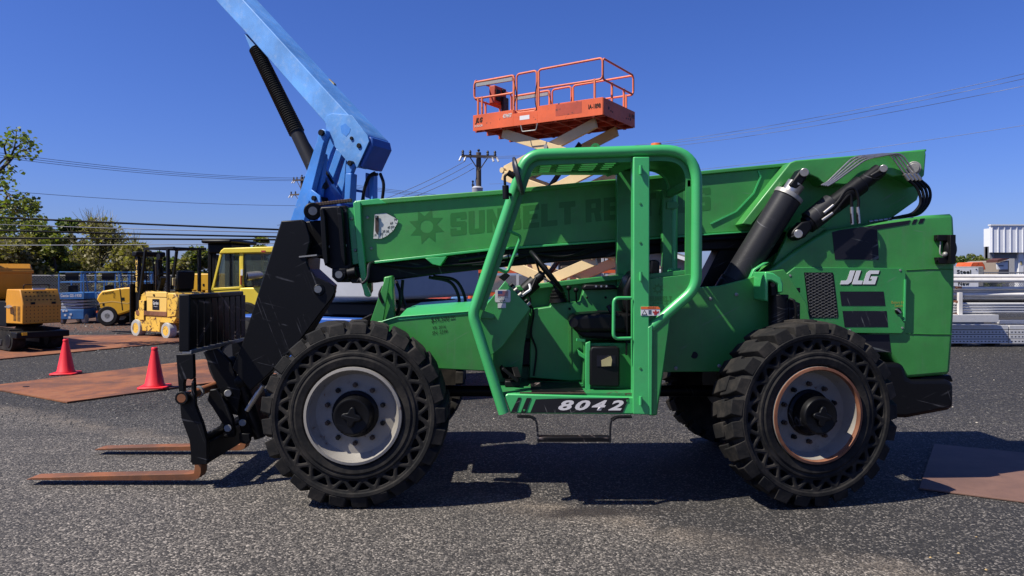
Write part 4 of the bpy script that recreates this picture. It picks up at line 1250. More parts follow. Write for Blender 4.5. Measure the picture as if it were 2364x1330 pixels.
# seat
seat = MB().prism([(1322, 730), (1340, 726), (1400, 722), (1462, 724), (1470, 760), (1460, 768), (1340, 768), (1326, 762), (1318, 745)], 5.60, 6.00).build("operator_seat", M['seatvinyl'], TH, .035, seg=4)
MB().prism([(1326, 762), (1460, 764), (1456, 786), (1346, 780)], 5.64, 5.96).build("seat_suspension", M['blackp'], seat, .02)
MB().prism([(1446, 722), (1438, 700), (1440, 668), (1452, 640), (1470, 620), (1480, 640), (1470, 700), (1470, 730)], 5.62, 5.98).build("backrest", M['seatvinyl'], seat, .03, seg=4)
MB().prism([(1502, 600), (1520, 600), (1524, 606), (1523, 640), (1500, 644)], 5.90, 6.10).build("headrest", M['seatvinyl'], seat, .02, seg=3)
MB().tube(spl([P(1405, 706, 5.64), P(1412, 718, 5.62), P(1430, 730, 5.6)]), .02, 8).build("armrest", M['blackp'], seat)
MB().beam(P(1448, 690, 5.58), P(1446, 820, 5.56), .04, .01, up=(1, 0, 0)).build("seat_belt", M['blackp'], seat)
MB().cyl(P(1324, 745, 5.58), P(1324, 745, 5.62), .035).build("seat_knob", M['blackp'], seat)
MB().beam(P(1331, 784, 5.6), P(1350, 786, 5.62), .02, .02).build("seat_lever", M['green_tube'], seat)
ped = pr("seat_pedestal", [(1354, 792), (1470, 792), (1470, 902), (1352, 902)], 5.66, 6.0, M['green_in'], .008, parent=cab)
pr("pedestal_flange", [(1352, 792), (1363, 788), (1363, 904), (1352, 898)], 5.60, 5.66, M['green_tube'], .004, parent=cab)
pr("pedestal_step", [(1334, 808), (1356, 824), (1356, 834), (1338, 822)], 5.80, 5.95, M['green_tube'], .004, parent=cab)
mb_ = pr("document_box", [(1365, 804), (1368, 801), (1426, 801), (1431, 806), (1431, 890), (1427, 894), (1366, 892), (1362, 888), (1362, 812)], 5.555, 5.65, M['blackp'], .012, seg=3)
pr("box_recess", [(1378, 821), (1421, 821), (1421, 846), (1378, 846)], 5.551, 5.556, M['blackdecal'], 0, parent=mb_)
MB().extr([P(1388, 832, 5.545), P(1410, 822, 5.53), P(1413, 830, 5.53), P(1411, 845, 5.54), P(1389, 846, 5.548)], (0, .003, 0)).build("paper_tag", M['tan'], mb_)
# handles
MB().tube(rnd([P(1457, 688, 5.36), P(1417, 688, 5.33), P(1416, 782, 5.33), P(1457, 781, 5.36)], .04, 5), .0125, 8).build("grab_handle", M['green_tube'], cab, smooth=60)
MB().tube(rnd([P(1176, 534, 5.40), P(1203, 546, 5.52), P(1171, 630, 5.52), P(1146, 620, 5.44)], .04, 5), .0125, 8).build("grab_handle", M['green_tube'], cab, smooth=60)
# mirror
mr = MB().lathe([(.0, -.016), (.085, -.018), (.128, -.006), (.130, .010), (.118, .018), (.0, .018)], (0, 0, 0), (0, 0, 1), 30)
mc = P(1195, 407, 5.30)
rotm = Matrix.Rotation(R(-14), 4, 'Y') @ Matrix.Rotation(R(90), 4, 'Y')
mr.v = [mc + (rotm @ Vector((v.x * 1.08, v.y * .95, v.z))) for v in mr.v]
mir = mr.build("mirror", M['glassdark'], TH, .003, smooth=50)
MB().cyl(P(1188, 408, 5.30), P(1172, 398, 5.30), .022).build("mirror_joint", M['blackp'], mir, .004)
MB().tube(rnd([P(1178, 402, 5.3), P(1165, 404, 5.3), P(1166, 432, 5.3)], .03, 4), .010, 8).build("mirror_arm", M['blackp'], mir)
MB().cyl(P(1167, 428, 5.3), P(1168, 460, 5.3), .024).build("mirror_clamp", M['blackp'], mir, .004)
MB().tube([P(1168, 446, 5.32), P(1186, 452, 5.4)], .012, 8).build("mirror_mount", M['blackp'], mir)
# lifting eye, beacon
le = MB().lathe([(.020, -.008), (.037, -.008), (.037, .008), (.020, .008)], P(1374.5, 342, 5.62), (0, 1, 0), 20, close=True)
lo = le.build("lifting_eye", M['green_in'], TH)
lb_ = MB().prism([(1361, 348), (1366, 341), (1370, 345), (1379, 345), (1383, 341), (1389, 348)], 5.612, 5.628)
lb_.build("eye_base", M['green_in'], lo)
MB().lathe([(.045, 0), (.045, .03), (.038, .055), (.0, .06)], P(1515, 348, 5.62), (0, 0, 1), 18).build("beacon", M['amber'], cab)
# warning sticker and small faded emblem on the quarter panel
wsx = pr("warning_sticker", [(1479.5, 708), (1520, 708), (1524, 712), (1523.5, 729), (1479.5, 728.5)], 5.351, 5.356, M['white'], 0)
pr("warning_band", [(1479.5, 708), (1520, 708), (1524, 712), (1524, 714), (1479.5, 714)], 5.3495, 5.3515, M['warn'], 0, parent=wsx)
pxtext("lettering", "WARNING", (1495, 712.5), (1514, 712.5), (1495, 709.5), 5.349, M['ink'], wsx, bold=.02)
pr("pictogram", [(1488, 715.5), (1494.5, 727), (1481.5, 727)], 5.3495, 5.3515, M['ink'], 0, parent=wsx)
pr("pictogram_field", [(1488, 718.5), (1492, 725.8), (1484, 725.8)], 5.3485, 5.3495, M['white'], 0, parent=wsx)
pr("pictogram", [(1507, 718), (1511, 720), (1512, 716), (1515, 716), (1516, 720), (1521, 718), (1521, 722), (1517, 724), (1516, 727), (1510, 727), (1510, 723), (1507, 722)], 5.3495, 5.3515, M['warnred'], 0, parent=wsx)
for k in range(4):
    pr("text_line", [(1497, 716 + k * 2.7), (1504, 716 + k * 2.7), (1504, 717.2 + k * 2.7), (1497, 717.2 + k * 2.7)], 5.3495, 5.3515, M['cylgrey'], 0, parent=wsx)
sun_logo(1519, 667, 14, 5.4042, cab, .3)
block_letters("lettering", "SUNBELT", (1501, 696), (1551, 696), (1501, 684), 5.4042, M['green_old'], cab)
block_letters("lettering", "RENTALS", (1507, 702.5), (1541, 702.5), (1507, 698), 5.4042, M['green_old'], cab)
# price handwriting on the front panel
pxtext("lettering", "$39,500", (996, 747), (1037, 742.5), (995, 732), 5.757, M['ink'], TH)
pxtext("lettering", "00", (1040, 735), (1050, 733.5), (1040, 730), 5.757, M['ink'], TH)
pr("lettering", [(1040, 737.5), (1051, 736), (1051, 736.7), (1040, 738.2)], 5.757, 5.759, M['ink'], 0)
pxtext("lettering", "YR: 2016", (998, 761), (1029, 757.5), (998, 754), 5.757, M['ink'], TH)
pxtext("lettering", "SN: 5599", (998, 773), (1033, 769), (998, 765), 5.757, M['ink'], TH)

for x, y, Y in ((1478, 470, 5.355), (1478, 560, 5.355), (1478, 850, 5.355), (1508, 800, 5.372), (1512, 900, 5.372), (1210, 947, 5.39), (1448, 925, 5.39)):
    MB().lathe([(.009, 0), (.009, -.005), (.0, -.006)], P(x, y, Y), (0, 1, 0), 6).build("bolt", M['green_in'], cab)
for pts in ([(1222, 700), (1232, 722), (1226, 770), (1238, 810), (1232, 868)], [(1440, 700), (1436, 740), (1446, 790), (1440, 860)], [(1212, 676), (1224, 690), (1222, 712)]):
    MB().tube(spl([P(x, y, 6.0) for x, y in pts], 6), .008, 6).build("cable", M['blackp'], cab)
for k in range(3):
    MB().beam(P(1168 + k * 14, 872, 5.9 - k * .08), P(1160 + k * 14, 848, 6.0 - k * .08), .05, .012).build("pedal", M['blackp'], cab, .003)
MB().box(P(1166, 0, 5.9).x, P(1200, 0, 5.9).x, 5.7, 6.1, zf, zf + .05).build("pedal_box", M['blackp'], cab, .01)
MB().extr([P(1150, 640, 5.75), P(1166, 628, 5.75), P(1178, 636, 5.75), P(1164, 650, 5.75)], (0, .25, 0)).build("gauge_pod", M['blackp'], TH, .006)
# ------------------------------------------------------------------ materials of the yard
M['blue'] = paint('sun faded blue paint', (.045, .22, .62), .45, .22, .18, dirtc=(.30, .36, .45), chips=.02, chipc=(.3, .33, .36), coat=.05, streak=.2)
M['blueboom'] = paint('chalky pale blue paint', (.10, .30, .66), .5, .35, .35, dirtc=(.40, .50, .62), coat=.0, streak=.3)
M['bluedark'] = paint('deep blue paint', (.012, .085, .36), .45, .2, .15, coat=.05)
M['genie'] = paint('lift blue paint', (.03, .15, .38), .5, .2, .2, coat=.05)
M['cwgrey'] = paint('pale grey paint', (.42, .43, .46), .5, .06, .15, dirtc=(.2, .2, .22), coat=0, streak=.1)
M['liftgrey'] = paint('lift grey paint', (.46, .47, .48), .5, .1, .3, coat=0)
M['bellows'] = plain('rubber bellows', (.010, .010, .010), .6, var=.4, scale=30)
M['orange'] = paint('weathered orange paint', (.70, .105, .020), .5, .18, .22, dirtc=(.25, .05, .03), chips=.10, chipc=(.05, .015, .01), coat=0, streak=.2, chipscale=6)
M['orangerail'] = paint('faded orange rail paint', (.68, .16, .06), .5, .15, .2, dirtc=(.3, .08, .05), chips=.08, chipc=(.08, .03, .02), coat=0)
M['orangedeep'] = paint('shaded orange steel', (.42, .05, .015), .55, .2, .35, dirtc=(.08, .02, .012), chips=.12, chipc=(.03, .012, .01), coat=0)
M['cream'] = paint('cream scissor paint', (.70, .52, .26), .5, .08, .15, dirtc=(.3, .2, .1), coat=0, streak=.15)
M['dumper'] = paint('orange yellow machine paint', (.68, .29, .014), .42, .08, .15, dirtc=(.3, .14, .03), coat=.1)
M['yellow'] = paint('bright yellow paint', (.85, .45, .010), .4, .06, .08, dirtc=(.3, .18, .04), coat=.1)
M['forkyellow'] = paint('old cream yellow paint', (.82, .50, .07), .5, .12, .35, dirtc=(.22, .10, .03), chips=.34, chipc=(.10, .04, .018), coat=0, chipscale=7)
M['forkyellowclean'] = paint('cream yellow panel paint', (.85, .55, .13), .5, .08, .12, dirtc=(.2, .1, .04), coat=0)
M['cabyellow'] = paint('lemon yellow paint', (.82, .62, .045), .42, .06, .1, dirtc=(.3, .2, .05), coat=.1)
M['wheelwhite'] = plain('pale solid tyre', (.45, .45, .43), .7, var=.2, scale=18)
M['cone'] = paint('red cone plastic', (.85, .014, .022), .45, .06, .10, dirtc=(.3, .03, .03), coat=0, streak=.05)
M['plate'] = rustplate('rusted road plate', [(.085, .034, .017), (.15, .056, .025), (.26, .088, .028), (.27, .13, .055)])
M['plate2'] = rustplate('mauve brown road plate', [(.105, .058, .042), (.15, .080, .056), (.18, .096, .066), (.22, .13, .085)])
M['galv'] = plain('galvanised steel', (.60, .59, .57), .45, .10, .12, 18)
M['pipe'] = paint('weathered white pipe', (.74, .71, .65), .45, .12, .3, dirtc=(.30, .25, .19), coat=0, streak=.2)
M['bark'] = plain('bark', (.06, .048, .038), .9, var=.4, scale=8, bmp=.3)
M['polewood'] = plain('weathered pole wood', (.10, .075, .055), .85, var=.35, scale=6, bmp=.2)
M['wire'] = plain('black cable', (.003, .003, .004), .6, bmp=0)
M['wire'].node_tree.nodes['Principled BSDF'].inputs['Specular IOR Level'].default_value = .1
M['thinwire'] = plain('bare grey wire', (.12, .13, .17), .5, .2, bmp=0)
M['siding'] = plain('tan lap siding', (.30, .24, .18), .7, var=.1, scale=5)
M['trim'] = plain('white trim', (.78, .77, .74), .55, var=.05, bmp=0)
M['metalwall'] = plain('white ribbed metal', (.80, .81, .83), .4, var=.04, scale=3, bmp=0)
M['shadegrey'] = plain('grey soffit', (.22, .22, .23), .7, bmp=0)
M['darkred'] = plain('dark red soffit', (.10, .035, .025), .7, bmp=0)
M['gabion'] = plain('grey stone in wire', (.28, .27, .25), .85, var=.6, scale=22, bmp=.4)

def glassmat(name, col, rough=.06):
    m, N, L, B = newmat(name)
    B.inputs['Base Color'].default_value = (*col, 1)
    B.inputs['Roughness'].default_value = rough
    B.inputs['Transmission Weight'].default_value = .85
    B.inputs['IOR'].default_value = 1.3
    return m
M['glass'] = glassmat('tinted cab glass', (.22, .27, .23))

def leafmat(name, stops, trans=.42):
    m, N, L, B = newmat(name)
    gi = N.new("ShaderNodeNewGeometry")
    c = ramp(N, L, gi.outputs['Random Per Island'], stops)
    L.new(c, B.inputs['Base Color'])
    B.inputs['Roughness'].default_value = .55
    tr = N.new("ShaderNodeBsdfTranslucent")
    L.new(mix(N, L, 1.0, c, (1.3, 1.5, .5), 'MULTIPLY'), tr.inputs['Color'])
    ms = N.new("ShaderNodeMixShader")
    ms.inputs[0].default_value = trans
    L.new(B.outputs[0], ms.inputs[1]); L.new(tr.outputs[0], ms.inputs[2])
    L.new(ms.outputs[0], N['Material Output'].inputs['Surface'])
    return m
M['leaf_mid'] = leafmat('mid green leaves', [(0, (.06, .08, .018)), (.5, (.135, .15, .035)), (1, (.24, .235, .065))])
M['leaf_dark'] = leafmat('dark green leaves', [(0, (.04, .07, .015)), (.6, (.09, .13, .025)), (1, (.18, .20, .045))])
M['leaf_olive'] = leafmat('olive spring twigs', [(0, (.10, .085, .03)), (.5, (.18, .155, .055)), (1, (.30, .26, .11))])
M['leaf_lime'] = leafmat('young lime leaves', [(0, (.06, .09, .012)), (.5, (.13, .17, .025)), (1, (.22, .25, .05))], .35)

# ------------------------------------------------------------------ road plates and cones
def plate(name, px, m, label, th=.022, group=None, bend=0):
    pts = [ground(*p) for p in px]
    mb = MB().extr([(p.x, p.y, .004) for p in pts], (0, 0, th))
    return tag(mb.build(name, m, None, .002), label, 'steel plate', group)
plate("road_plate", [(-40, 896), (155, 932), (640, 866), (470, 832)], M['plate'], 'rusty steel road plate with a red cone on it, behind the fork carriage', group='rusty road plates')
plate("road_plate", [(-420, 872), (-60, 796), (140, 776), (560, 772), (470, 786)], M['plate'], 'rusty steel road plate under the tracked dumper and in front of the forklift', group='rusty road plates')
plate("road_plate", [(2157, 1028), (2122, 1131), (2560, 1188), (2600, 1072)], M['plate2'], 'mauve brown road plate half in shadow at the lower right', .012, group='rusty road plates')

hp = ground(452, 785)
MB().lathe([(.0, 0), (.10, 0), (.13, .002), (.13, -.004)], (hp.x, hp.y, .031), (0, 0, 1), 24).build("lifting_hole", M['blackp'], bpy.data.objects['road_plate.001'])
for px, py in ((60, 897), (410, 846)):
    hp = ground(px, py)
    MB().lathe([(.0, 0), (.035, 0), (.045, .002), (.045, -.004)], (hp.x, hp.y, .029), (0, 0, 1), 18).build("lifting_hole", M['blackp'], bpy.data.objects['road_plate'])
def cone(px, py, label, h=.60, sc_=1.0, rot=.2):
    p = ground(px, py)
    r = empty("traffic_cone", (p.x, p.y, .026 if px > 250 else 0.004), label, 'traffic cone', 'red traffic cones', rot)
    b = MB()
    w = .20
    b.extr([(-w, -w * .8, 0), (-w * .8, -w, 0), (w * .8, -w, 0), (w, -w * .8, 0), (w, w * .8, 0), (w * .8, w, 0), (-w * .8, w, 0), (-w, w * .8, 0)], (0, 0, .03))
    b.build("cone_base", M['cone'], r, .008, local=True)
    c = MB().lathe([(.150, .03), (.148, .045), (.135, .06), (.042, h - .04), (.046, h - .035), (.046, h - .012), (.038, h), (.026, h), (.026, h - .06)], (0, 0, 0), (0, 0, 1), 32)
    c.build("cone_body", M['cone'], r, 0, local=True)
    return r
cone(152, 864, 'red cone on loose dark gravel, the left one of two')
cone(357, 899, 'red cone standing on the rusty plate beside the forks')

# ------------------------------------------------------------------ tracked dumper at far left
ddir = R(53)
dp = P(52, 700, 16.2)
D = empty("tracked_dumper", (dp.x, dp.y, 0.02), 'orange tracked dumper with perforated engine hood and tall skip at the left edge', 'tracked dumper', rot=ddir)
hoodz0, hoodz1 = .60, 1.36
h = MB().extr([(0, 0, hoodz0), (0, 0, hoodz0 + .38), (-.0, .0, hoodz0 + .45), (.0, .16, hoodz1), (0, .9, hoodz1), (0, 1.0, hoodz0 + .4), (0, .95, hoodz0 - .02)], (.78, 0, 0))
hood = h.build("engine_hood", M['dumper'], D, .02, local=True)
mk = MB()
for j in range(5):
    for i in range(9):
        x, z = .06 + i * .079, hoodz0 + .05 + j * .078
        mk.add([(x, -.004, z), (x + .024, -.004, z + .008), (x + .016, -.004, z + .030), (x + .002, -.004, z + .026)], [(0, 1, 3, 2)])
for j in range(3):
    for i in range(8):
        x, t_ = .09 + i * .080, .2 + j * .27
        y, z = .0 + .16 * t_ - .006, hoodz0 + .45 + .31 * t_
        mk.add([(x, y, z), (x + .03, y + .004, z + .01), (x - .01, y + .01, z + .024), (x + .022, y + .01, z + .028)], [(0, 1, 3, 2)])
mk.build("hood_holes", M['blackp'], hood, local=True, smooth=0)
for k in range(2):
    MB().box(  .16 + k * .42, .24 + k * .42, -.02, .0, hoodz0 + .43, hoodz0 + .48).build("hood_latch", M['blackp'], hood, local=True)
vt = MB()
for k in range(12):
    for j in range(2):
        vt.box(-.004, .002, .12 + j * .22, .28 + j * .22, hoodz0 + .06 + k * .028, hoodz0 + .075 + k * .028)
vt.build("vent", M['blackp'], hood, local=True)
MB().extr([(-.01, .52, hoodz0 + .36), (-.01, .72, hoodz0 + .40), (-.10, .74, hoodz0 + .36), (-.10, .5, hoodz0 + .33)], (0, 0, .015)).build("exhaust_deflector", M['steel'], hood, local=True)
MB().tube(rnd([(.2, .5, hoodz1), (.2, .5, hoodz1 + .10), (.72, .5, hoodz1 + .10), (.72, .5, hoodz1)], .04), .012).build("hood_rail", M['blackp'], D, local=True)
MB().box(.25, .5, .13, .15, hoodz1 - .01, hoodz1 + .03).build("sticker", M['white'], D, local=True)
sk = MB().extr([(-.12, 1.9, 1.10), (-.12, 1.80, 1.30), (-.12, 1.80, 1.84), (-.12, 1.9, 1.95), (-.12, 4.0, 1.95), (-.12, 4.0, 1.10)], (.98, 0, 0))
skp = sk.build("skip", M['dumper'], D, .05, local=True, seg=3)
MB().box(-.14, .88, 1.78, 4.0, 1.72, 1.80).build("skip_rim", M['dumper'], skp, .02, local=True)
MB().box(.0, .75, .9, 3.9, .5, 1.08).build("chassis", M['blackp'], D, .02, local=True)
for x in (-.2, .56):
    tk = []
    for k in range(40):
        a = 2 * math.pi * k / 40
        y = (.2 if math.cos(a) < 0 else 1.9) + .22 * math.cos(a)
        tk.append((x, y, .24 + .22 * math.sin(a)))
    trk = MB().extr(tk, (.26, 0, 0)).build("track", M['rubber'], D, .01, local=True)
    cl = MB()
    for k in range(24):
        y = .15 + k * .08
        cl.box(x - .005, x + .265, y, y + .04, .455, .48)
    cl.build("track_cleats", M['rubber'], trk, local=True)
    MB().box(x - .02, x + .02, .55, 1.7, .13, .25).build("track_guard", M['cylgrey'], trk, .01, local=True)
    MB().cyl((x - .015, .2, .24), (x + .27, .2, .24), .15, n=14).build("sprocket", M['blackp'], trk, .01, local=True)
MB().box(-.2, .86, -.24, .1, .30, .44).build("rear_platform", M['blackp'], D, .02, local=True)
MB().box(-.1, .0, -.26, -.23, .37, .43).build("hazard_plate", M['yellow'], D, local=True)

# ------------------------------------------------------------------ blue scissor lifts
def scissor_small(px, Y, label, first=None, text=True):
    p = P(px, 700, Y)
    if first is not None:
        r = copy_tree(first); r.location = (p.x, p.y, 0); r['label'] = label
        return r
    r = empty("small_scissor_lift", (p.x, p.y, 0), label, 'scissor lift', 'blue slab scissor lifts by the fence', R(8))
    W, Ln = .80, 1.75
    MB().box(0, W, .02, Ln, .16, .50).build("chassis", M['genie'], r, .02, local=True)
    for x in (-.02, W - .10):
        for y in (.22, Ln - .25):
            MB().cyl((x, y, .17), (x + .12, y, .17), .17, n=18).build("wheel", M['wheelwhite'], r, .01, local=True)
    for k in range(3):
        MB().box(.04, W - .04, .08, Ln - .06, .53 + k * .11, .60 + k * .11).build("scissor_arm", M['liftgrey'], r, .006, local=True)
    dk_ = MB().box(-.02, W + .02, -.02, Ln, .86, 1.08).build("platform", M['genie'], r, .008, local=True)
    if text:
        lettering("lettering", "Genie GS-1930", (.06, -.024, .93), (.68, 0, 0), (0, 0, .11), M['white'], r, bold=.035, local=True)
    zt_ = 1.80
    for (x, y) in ((0, 0), (W, 0), (W, Ln * .55), (W, Ln), (0, Ln), (0, Ln * .55)):
        MB().beam((x, y, 1.08), (x, y, zt_ - .06), .035, .035).build("rail_post", M['genie'], r, local=True)
    for z in (zt_, 1.45):
        MB().tube(rnd([(0, 0, z), (W, 0, z), (W, Ln, z), (0, Ln, z)], .08, 4, True), .02, 8, closed=True).build("guard_rail", M['genie'], r, local=True)
    MB().beam((W, .08, zt_), (W, .38, 1.1), .03, .03).build("rail_brace", M['genie'], r, local=True)
    MB().beam((W - .08, 0.02, zt_), (W - .02, .02, 1.4), .05, .02).build("rail_brace", M['genie'], r, local=True)
    MB().box(.18, .60, .05, .12, 1.52, 1.78).build("manual_case", M['blackp'], r, .01, local=True)
    MB().box(.25, .55, .1, .2, 1.10, 1.34).build("controller", M['blackp'], r, .01, local=True)
    for x, z in ((.1, .42), (.16, .27), (.34, .30), (.30, .19), (.2, .43)):
        MB().box(x, x + .07, .012, .02, z, z + .07).build("sticker", M['white'], r, local=True)
    return r
s1 = scissor_small(136, 25.6, 'small blue scissor lift with white lettering on its deck, beside the tracked dumper')
s2 = scissor_small(221, 26.2, 'small blue scissor lift half hidden behind the yellow compressor', s1)
s3 = scissor_small(296, 26.8, 'small blue scissor lift seen through the old forklift, right of the others', s1)

# ------------------------------------------------------------------ yellow compressor
kc = P(222, 735, 24.6)
K = empty("towable_compressor", (kc.x, kc.y, 0), 'bright yellow wedge nosed towable compressor on road wheels', 'compressor', rot=R(6))
def kl(px, py): q = P(px, py, 24.6); return (q.x - kc.x, q.z)
body = [kl(*p) for p in ((222, 692), (226, 682), (234, 672), (258, 668), (285, 664), (330, 662), (334, 700), (312, 712), (290, 722), (262, 731), (256, 714), (248, 712), (232, 716), (228, 700))]
kb = MB().xz(body, 0, 1.25).build("canopy", M['yellow'], K, .05, local=True, seg=3)
MB().xz([kl(*p) for p in ((229, 699), (258, 695), (290, 700), (315, 692), (315, 694), (290, 702), (258, 697), (229, 701))], -.004, .01).build("body_crease", M['forkyellowclean'], kb, local=True)
a, b, c = kl(234, 680.5), kl(259, 677), kl(234, 675.5)
lettering("lettering", "KAESER", (a[0], -.006, a[1]), (b[0] - a[0], 0, b[1] - a[1]), (c[0] - a[0] + .04, 0, c[1] - a[1]), M['ink'], kb, bold=.03, shear=.2, local=True)
lettering("lettering", "M58", (kl(264, 0)[0], -.006, kl(0, 688)[1]), (0, 0, .17), (-.06, 0, 0), M['ink'], kb, local=True)
MB().xz([kl(*p) for p in ((278, 687), (284, 687), (284, 694), (278, 694))], -.006, .0).build("emblem", M['ink'], kb, local=True)
MB().xz([kl(*p) for p in ((273, 667), (275, 667), (281, 716), (279, 717))], -.004, .002).build("door_seam", M['ink'], kb, local=True)
MB().box(kl(236, 0)[0], kl(240, 0)[0], -.006, .0, kl(0, 706)[1], kl(0, 700)[1]).build("door_handle", M['ink'], kb, local=True)
MB().tube(rnd([(kl(280, 0)[0], .5, kl(0, 664)[1]), (kl(280, 0)[0], .5, kl(0, 657)[1]), (kl(280, 0)[0], .75, kl(0, 657)[1]), (kl(280, 0)[0], .75, kl(0, 664)[1])], .03), .014, 8).build("lifting_bail", M['blackp'], K, local=True)
for y in (-.02, 1.05):
    w_ = MB().lathe([(.20, 0), (.30, 0), (.335, .03), (.335, .19), (.30, .22), (.2, .22)], (kl(247, 0)[0], y, .335), (0, 1, 0), 26, close=True).build("wheel", M['rubber_side'], K, local=True)
    MB().lathe([(.20, .0), (.19, .03), (.10, .03), (.09, .0), (.0, .0)], (kl(247, 0)[0], y - .004, .335), (0, 1, 0), 20).build("wheel_rim", M['wheelwhite'], w_, local=True)
MB().box(kl(225, 0)[0], kl(335, 0)[0], .1, 1.15, .32, .62).build("chassis", M['blackp'], K, .02, local=True)
MB().box(kl(220, 0)[0] - .05, kl(230, 0)[0], .2, 1.1, .45, .70).build("tail_bar", M['blackp'], K, .01, local=True)
MB().box(kl(221, 0)[0], kl(224, 0)[0], .02, .12, .44, .50).build("tail_light", M['warn'], K, local=True)
MB().beam((kl(334, 0)[0], .6, .5), (kl(370, 0)[0], .6, .45), .08, .1).build("drawbar", M['blackp'], K, local=True)

# ------------------------------------------------------------------ old yellow forklift
fr_ = P(314, 756, 20.5)
FK = empty("forklift", (fr_.x, fr_.y, 0), 'old chipped yellow forklift with black overhead guard and white tyres', 'forklift', rot=R(-33))
def bx_(name, x0, x1, y0, y1, z0, z1, m, p=None, bev=.012, r=None):
    return MB().box(x0, x1, y0, y1, z0, z1).build(name, m, p, bev, local=True)
W = 1.05
MB().xz([(-.02, .30), (.2, .24), (.2, .16), (1.1, .16), (1.12, .42), (1.72, .42), (1.86, .56), (1.86, .68), (-.1, .68), (-.1, .50)], .02, W - .02).build("body", M['forkyellow'], FK, .015, local=True)
bat = bx_("battery_cover", .52, 1.45, .0, W, .69, 1.10, M['forkyellowclean'], FK)
bx_("battery_lid", .48, 1.47, -.01, W + .01, 1.10, 1.24, M['forkyellowclean'], FK)
pl_ = bx_("dealer_plate", .80, 1.12, -.008, 0, .76, 1.05, M['blackdecal'], bat, 0)
lettering("lettering", "Garden", (.83, -.010, .90), (.26, 0, 0), (0, 0, .09), M['white'], bat, bold=.02, local=True)
lettering("lettering", "Battery", (.88, -.010, .83), (.16, 0, 0), (0, 0, .04), M['white'], bat, local=True)
MB().box(-.0, 1.46, -.006, .02, .60, .72).build('rust_band', M['rust'], FK, .004, local=True)
MB().xz([(1.46, .56), (1.85, .60), (1.92, .80), (1.92, 1.10), (1.80, 1.22), (1.46, 1.22)], .0, W).build("counterweight", M['forkyellow'], FK, .03, local=True)
MB().xz([(-.02, .68), (.5, .68), (.5, 1.22), (.36, 1.26), (.08, 1.12)], .06, W - .06).build("cowl", M['forkyellow'], FK, .02, local=True)
bx_("step_panel", .16, .40, -.01, .05, .46, 1.0, M['forkyellow'], FK)
for x, r_, nm in ((0.02, .235, 0), (1.45, .215, 1)):
    for y in (-.03, W - .16):
        w_ = MB().lathe([(r_ * .62, .0), (r_ * .95, .0), (r_, .02), (r_, .19), (r_ * .62, .19)], (x, y, r_), (0, 1, 0), 26, close=True).build("wheel", M['wheelwhite'], FK, local=True)
        MB().lathe([(r_ * .63, .005), (r_ * .55, .06), (r_ * .3, .05), (r_ * .25, .02), (0, .02)], (x, y, r_), (0, 1, 0), 18).build("wheel_rim", M['forkyellow'], w_, local=True)
zg = 2.42
for y in (.06, W - .06):
    MB().beam((.02, y, .80), (.36, y, zg - .03), .06, .08).build("guard_post", M['blackp'], FK, .006, local=True)
    MB().beam((1.42, y, 1.2), (1.42, y, zg - .03), .07, .08).build("guard_post", M['blackp'], FK, .006, local=True)
    MB().beam((.30, y, zg), (1.70, y, zg), .06, .07).build("guard_rail", M['blackp'], FK, .006, local=True)
for k in range(10):
    x = .34 + k * .145
    MB().beam((x, .06, zg), (x, W - .06, zg), .03, .05).build("guard_bar", M['blackp'], FK, local=True)
for y in (.16, W - .27):
    ms = bx_("mast", -.30, -.18, y, y + .11, .12, 2.18, M['blackp'], FK)
    bx_("inner_mast", -.34, -.22, y + .02, y + .09, .12, 2.30, M['blackp'], FK)
    MB().cyl((-.17, y + .10, .3), (-.17, y + .10, 1.9), .035).build("lift_cylinder", M['blackp'], FK, local=True)
bx_("mast_crosshead", -.36, -.14, .08, W - .08, 2.22, 2.36, M['blackp'], FK, .03)
bx_("carriage", -.42, -.36, .05, W - .05, .35, 1.45, M['blackp'], FK)
for k in range(6):
    MB().beam((-.39, .1 + k * .17, .4), (-.39, .1 + k * .17, 1.9), .02, .02).build("load_guard_bar", M['blackp'], FK, local=True)
for y in (.15, .78):
    MB().extr([(-.45, y, 1.35), (-.40, y, 1.35), (-.40, y, .06), (-1.5, y, .05), (-1.5, y, .08), (-.45, y, .11)], (0, .1, 0)).build("fork", M['blackp'], FK, .005, local=True)
for k, chh in enumerate("HYSTER"):
    lettering("lettering", chh, (-.29, .155, 2.02 - k * .16), (.09, 0, 0), (0, 0, .13), M['forkyellowclean'], FK, bold=.03, local=True)
stx = MB().xz([(1.02, 1.24), (1.42, 1.24), (1.42, 1.30), (1.02, 1.30)], .25, .8).xz([(1.36, 1.30), (1.50, 1.30), (1.56, 1.80), (1.44, 1.82)], .28, .78)
stx.build("operator_seat", M['blackp'], FK, .03, local=True)
MB().box(1.38, 1.42, .2, .6, 1.42, 1.62).build("document_pouch", M['tan'], FK, .01, local=True)
MB().tube([(.50 + .16 * math.cos(a * .5236) * .5, .5 + .18 * math.sin(a * .5236), 1.66 + .16 * math.cos(a * .5236) * .6) for a in range(12)], .016, 6, closed=True).build("steering_wheel", M['blackp'], FK, local=True)
MB().beam((.30, .5, 1.2), (.50, .5, 1.64), .14, .08).build("steering_column", M['blackp'], FK, local=True)
MB().cyl((.9, .1, 2.20), (.9, .18, 2.20), .09).cyl((.9, .14, 2.28), (.9, .14, 2.42), .012).build("work_lamp", M['blackp'], FK, local=True)

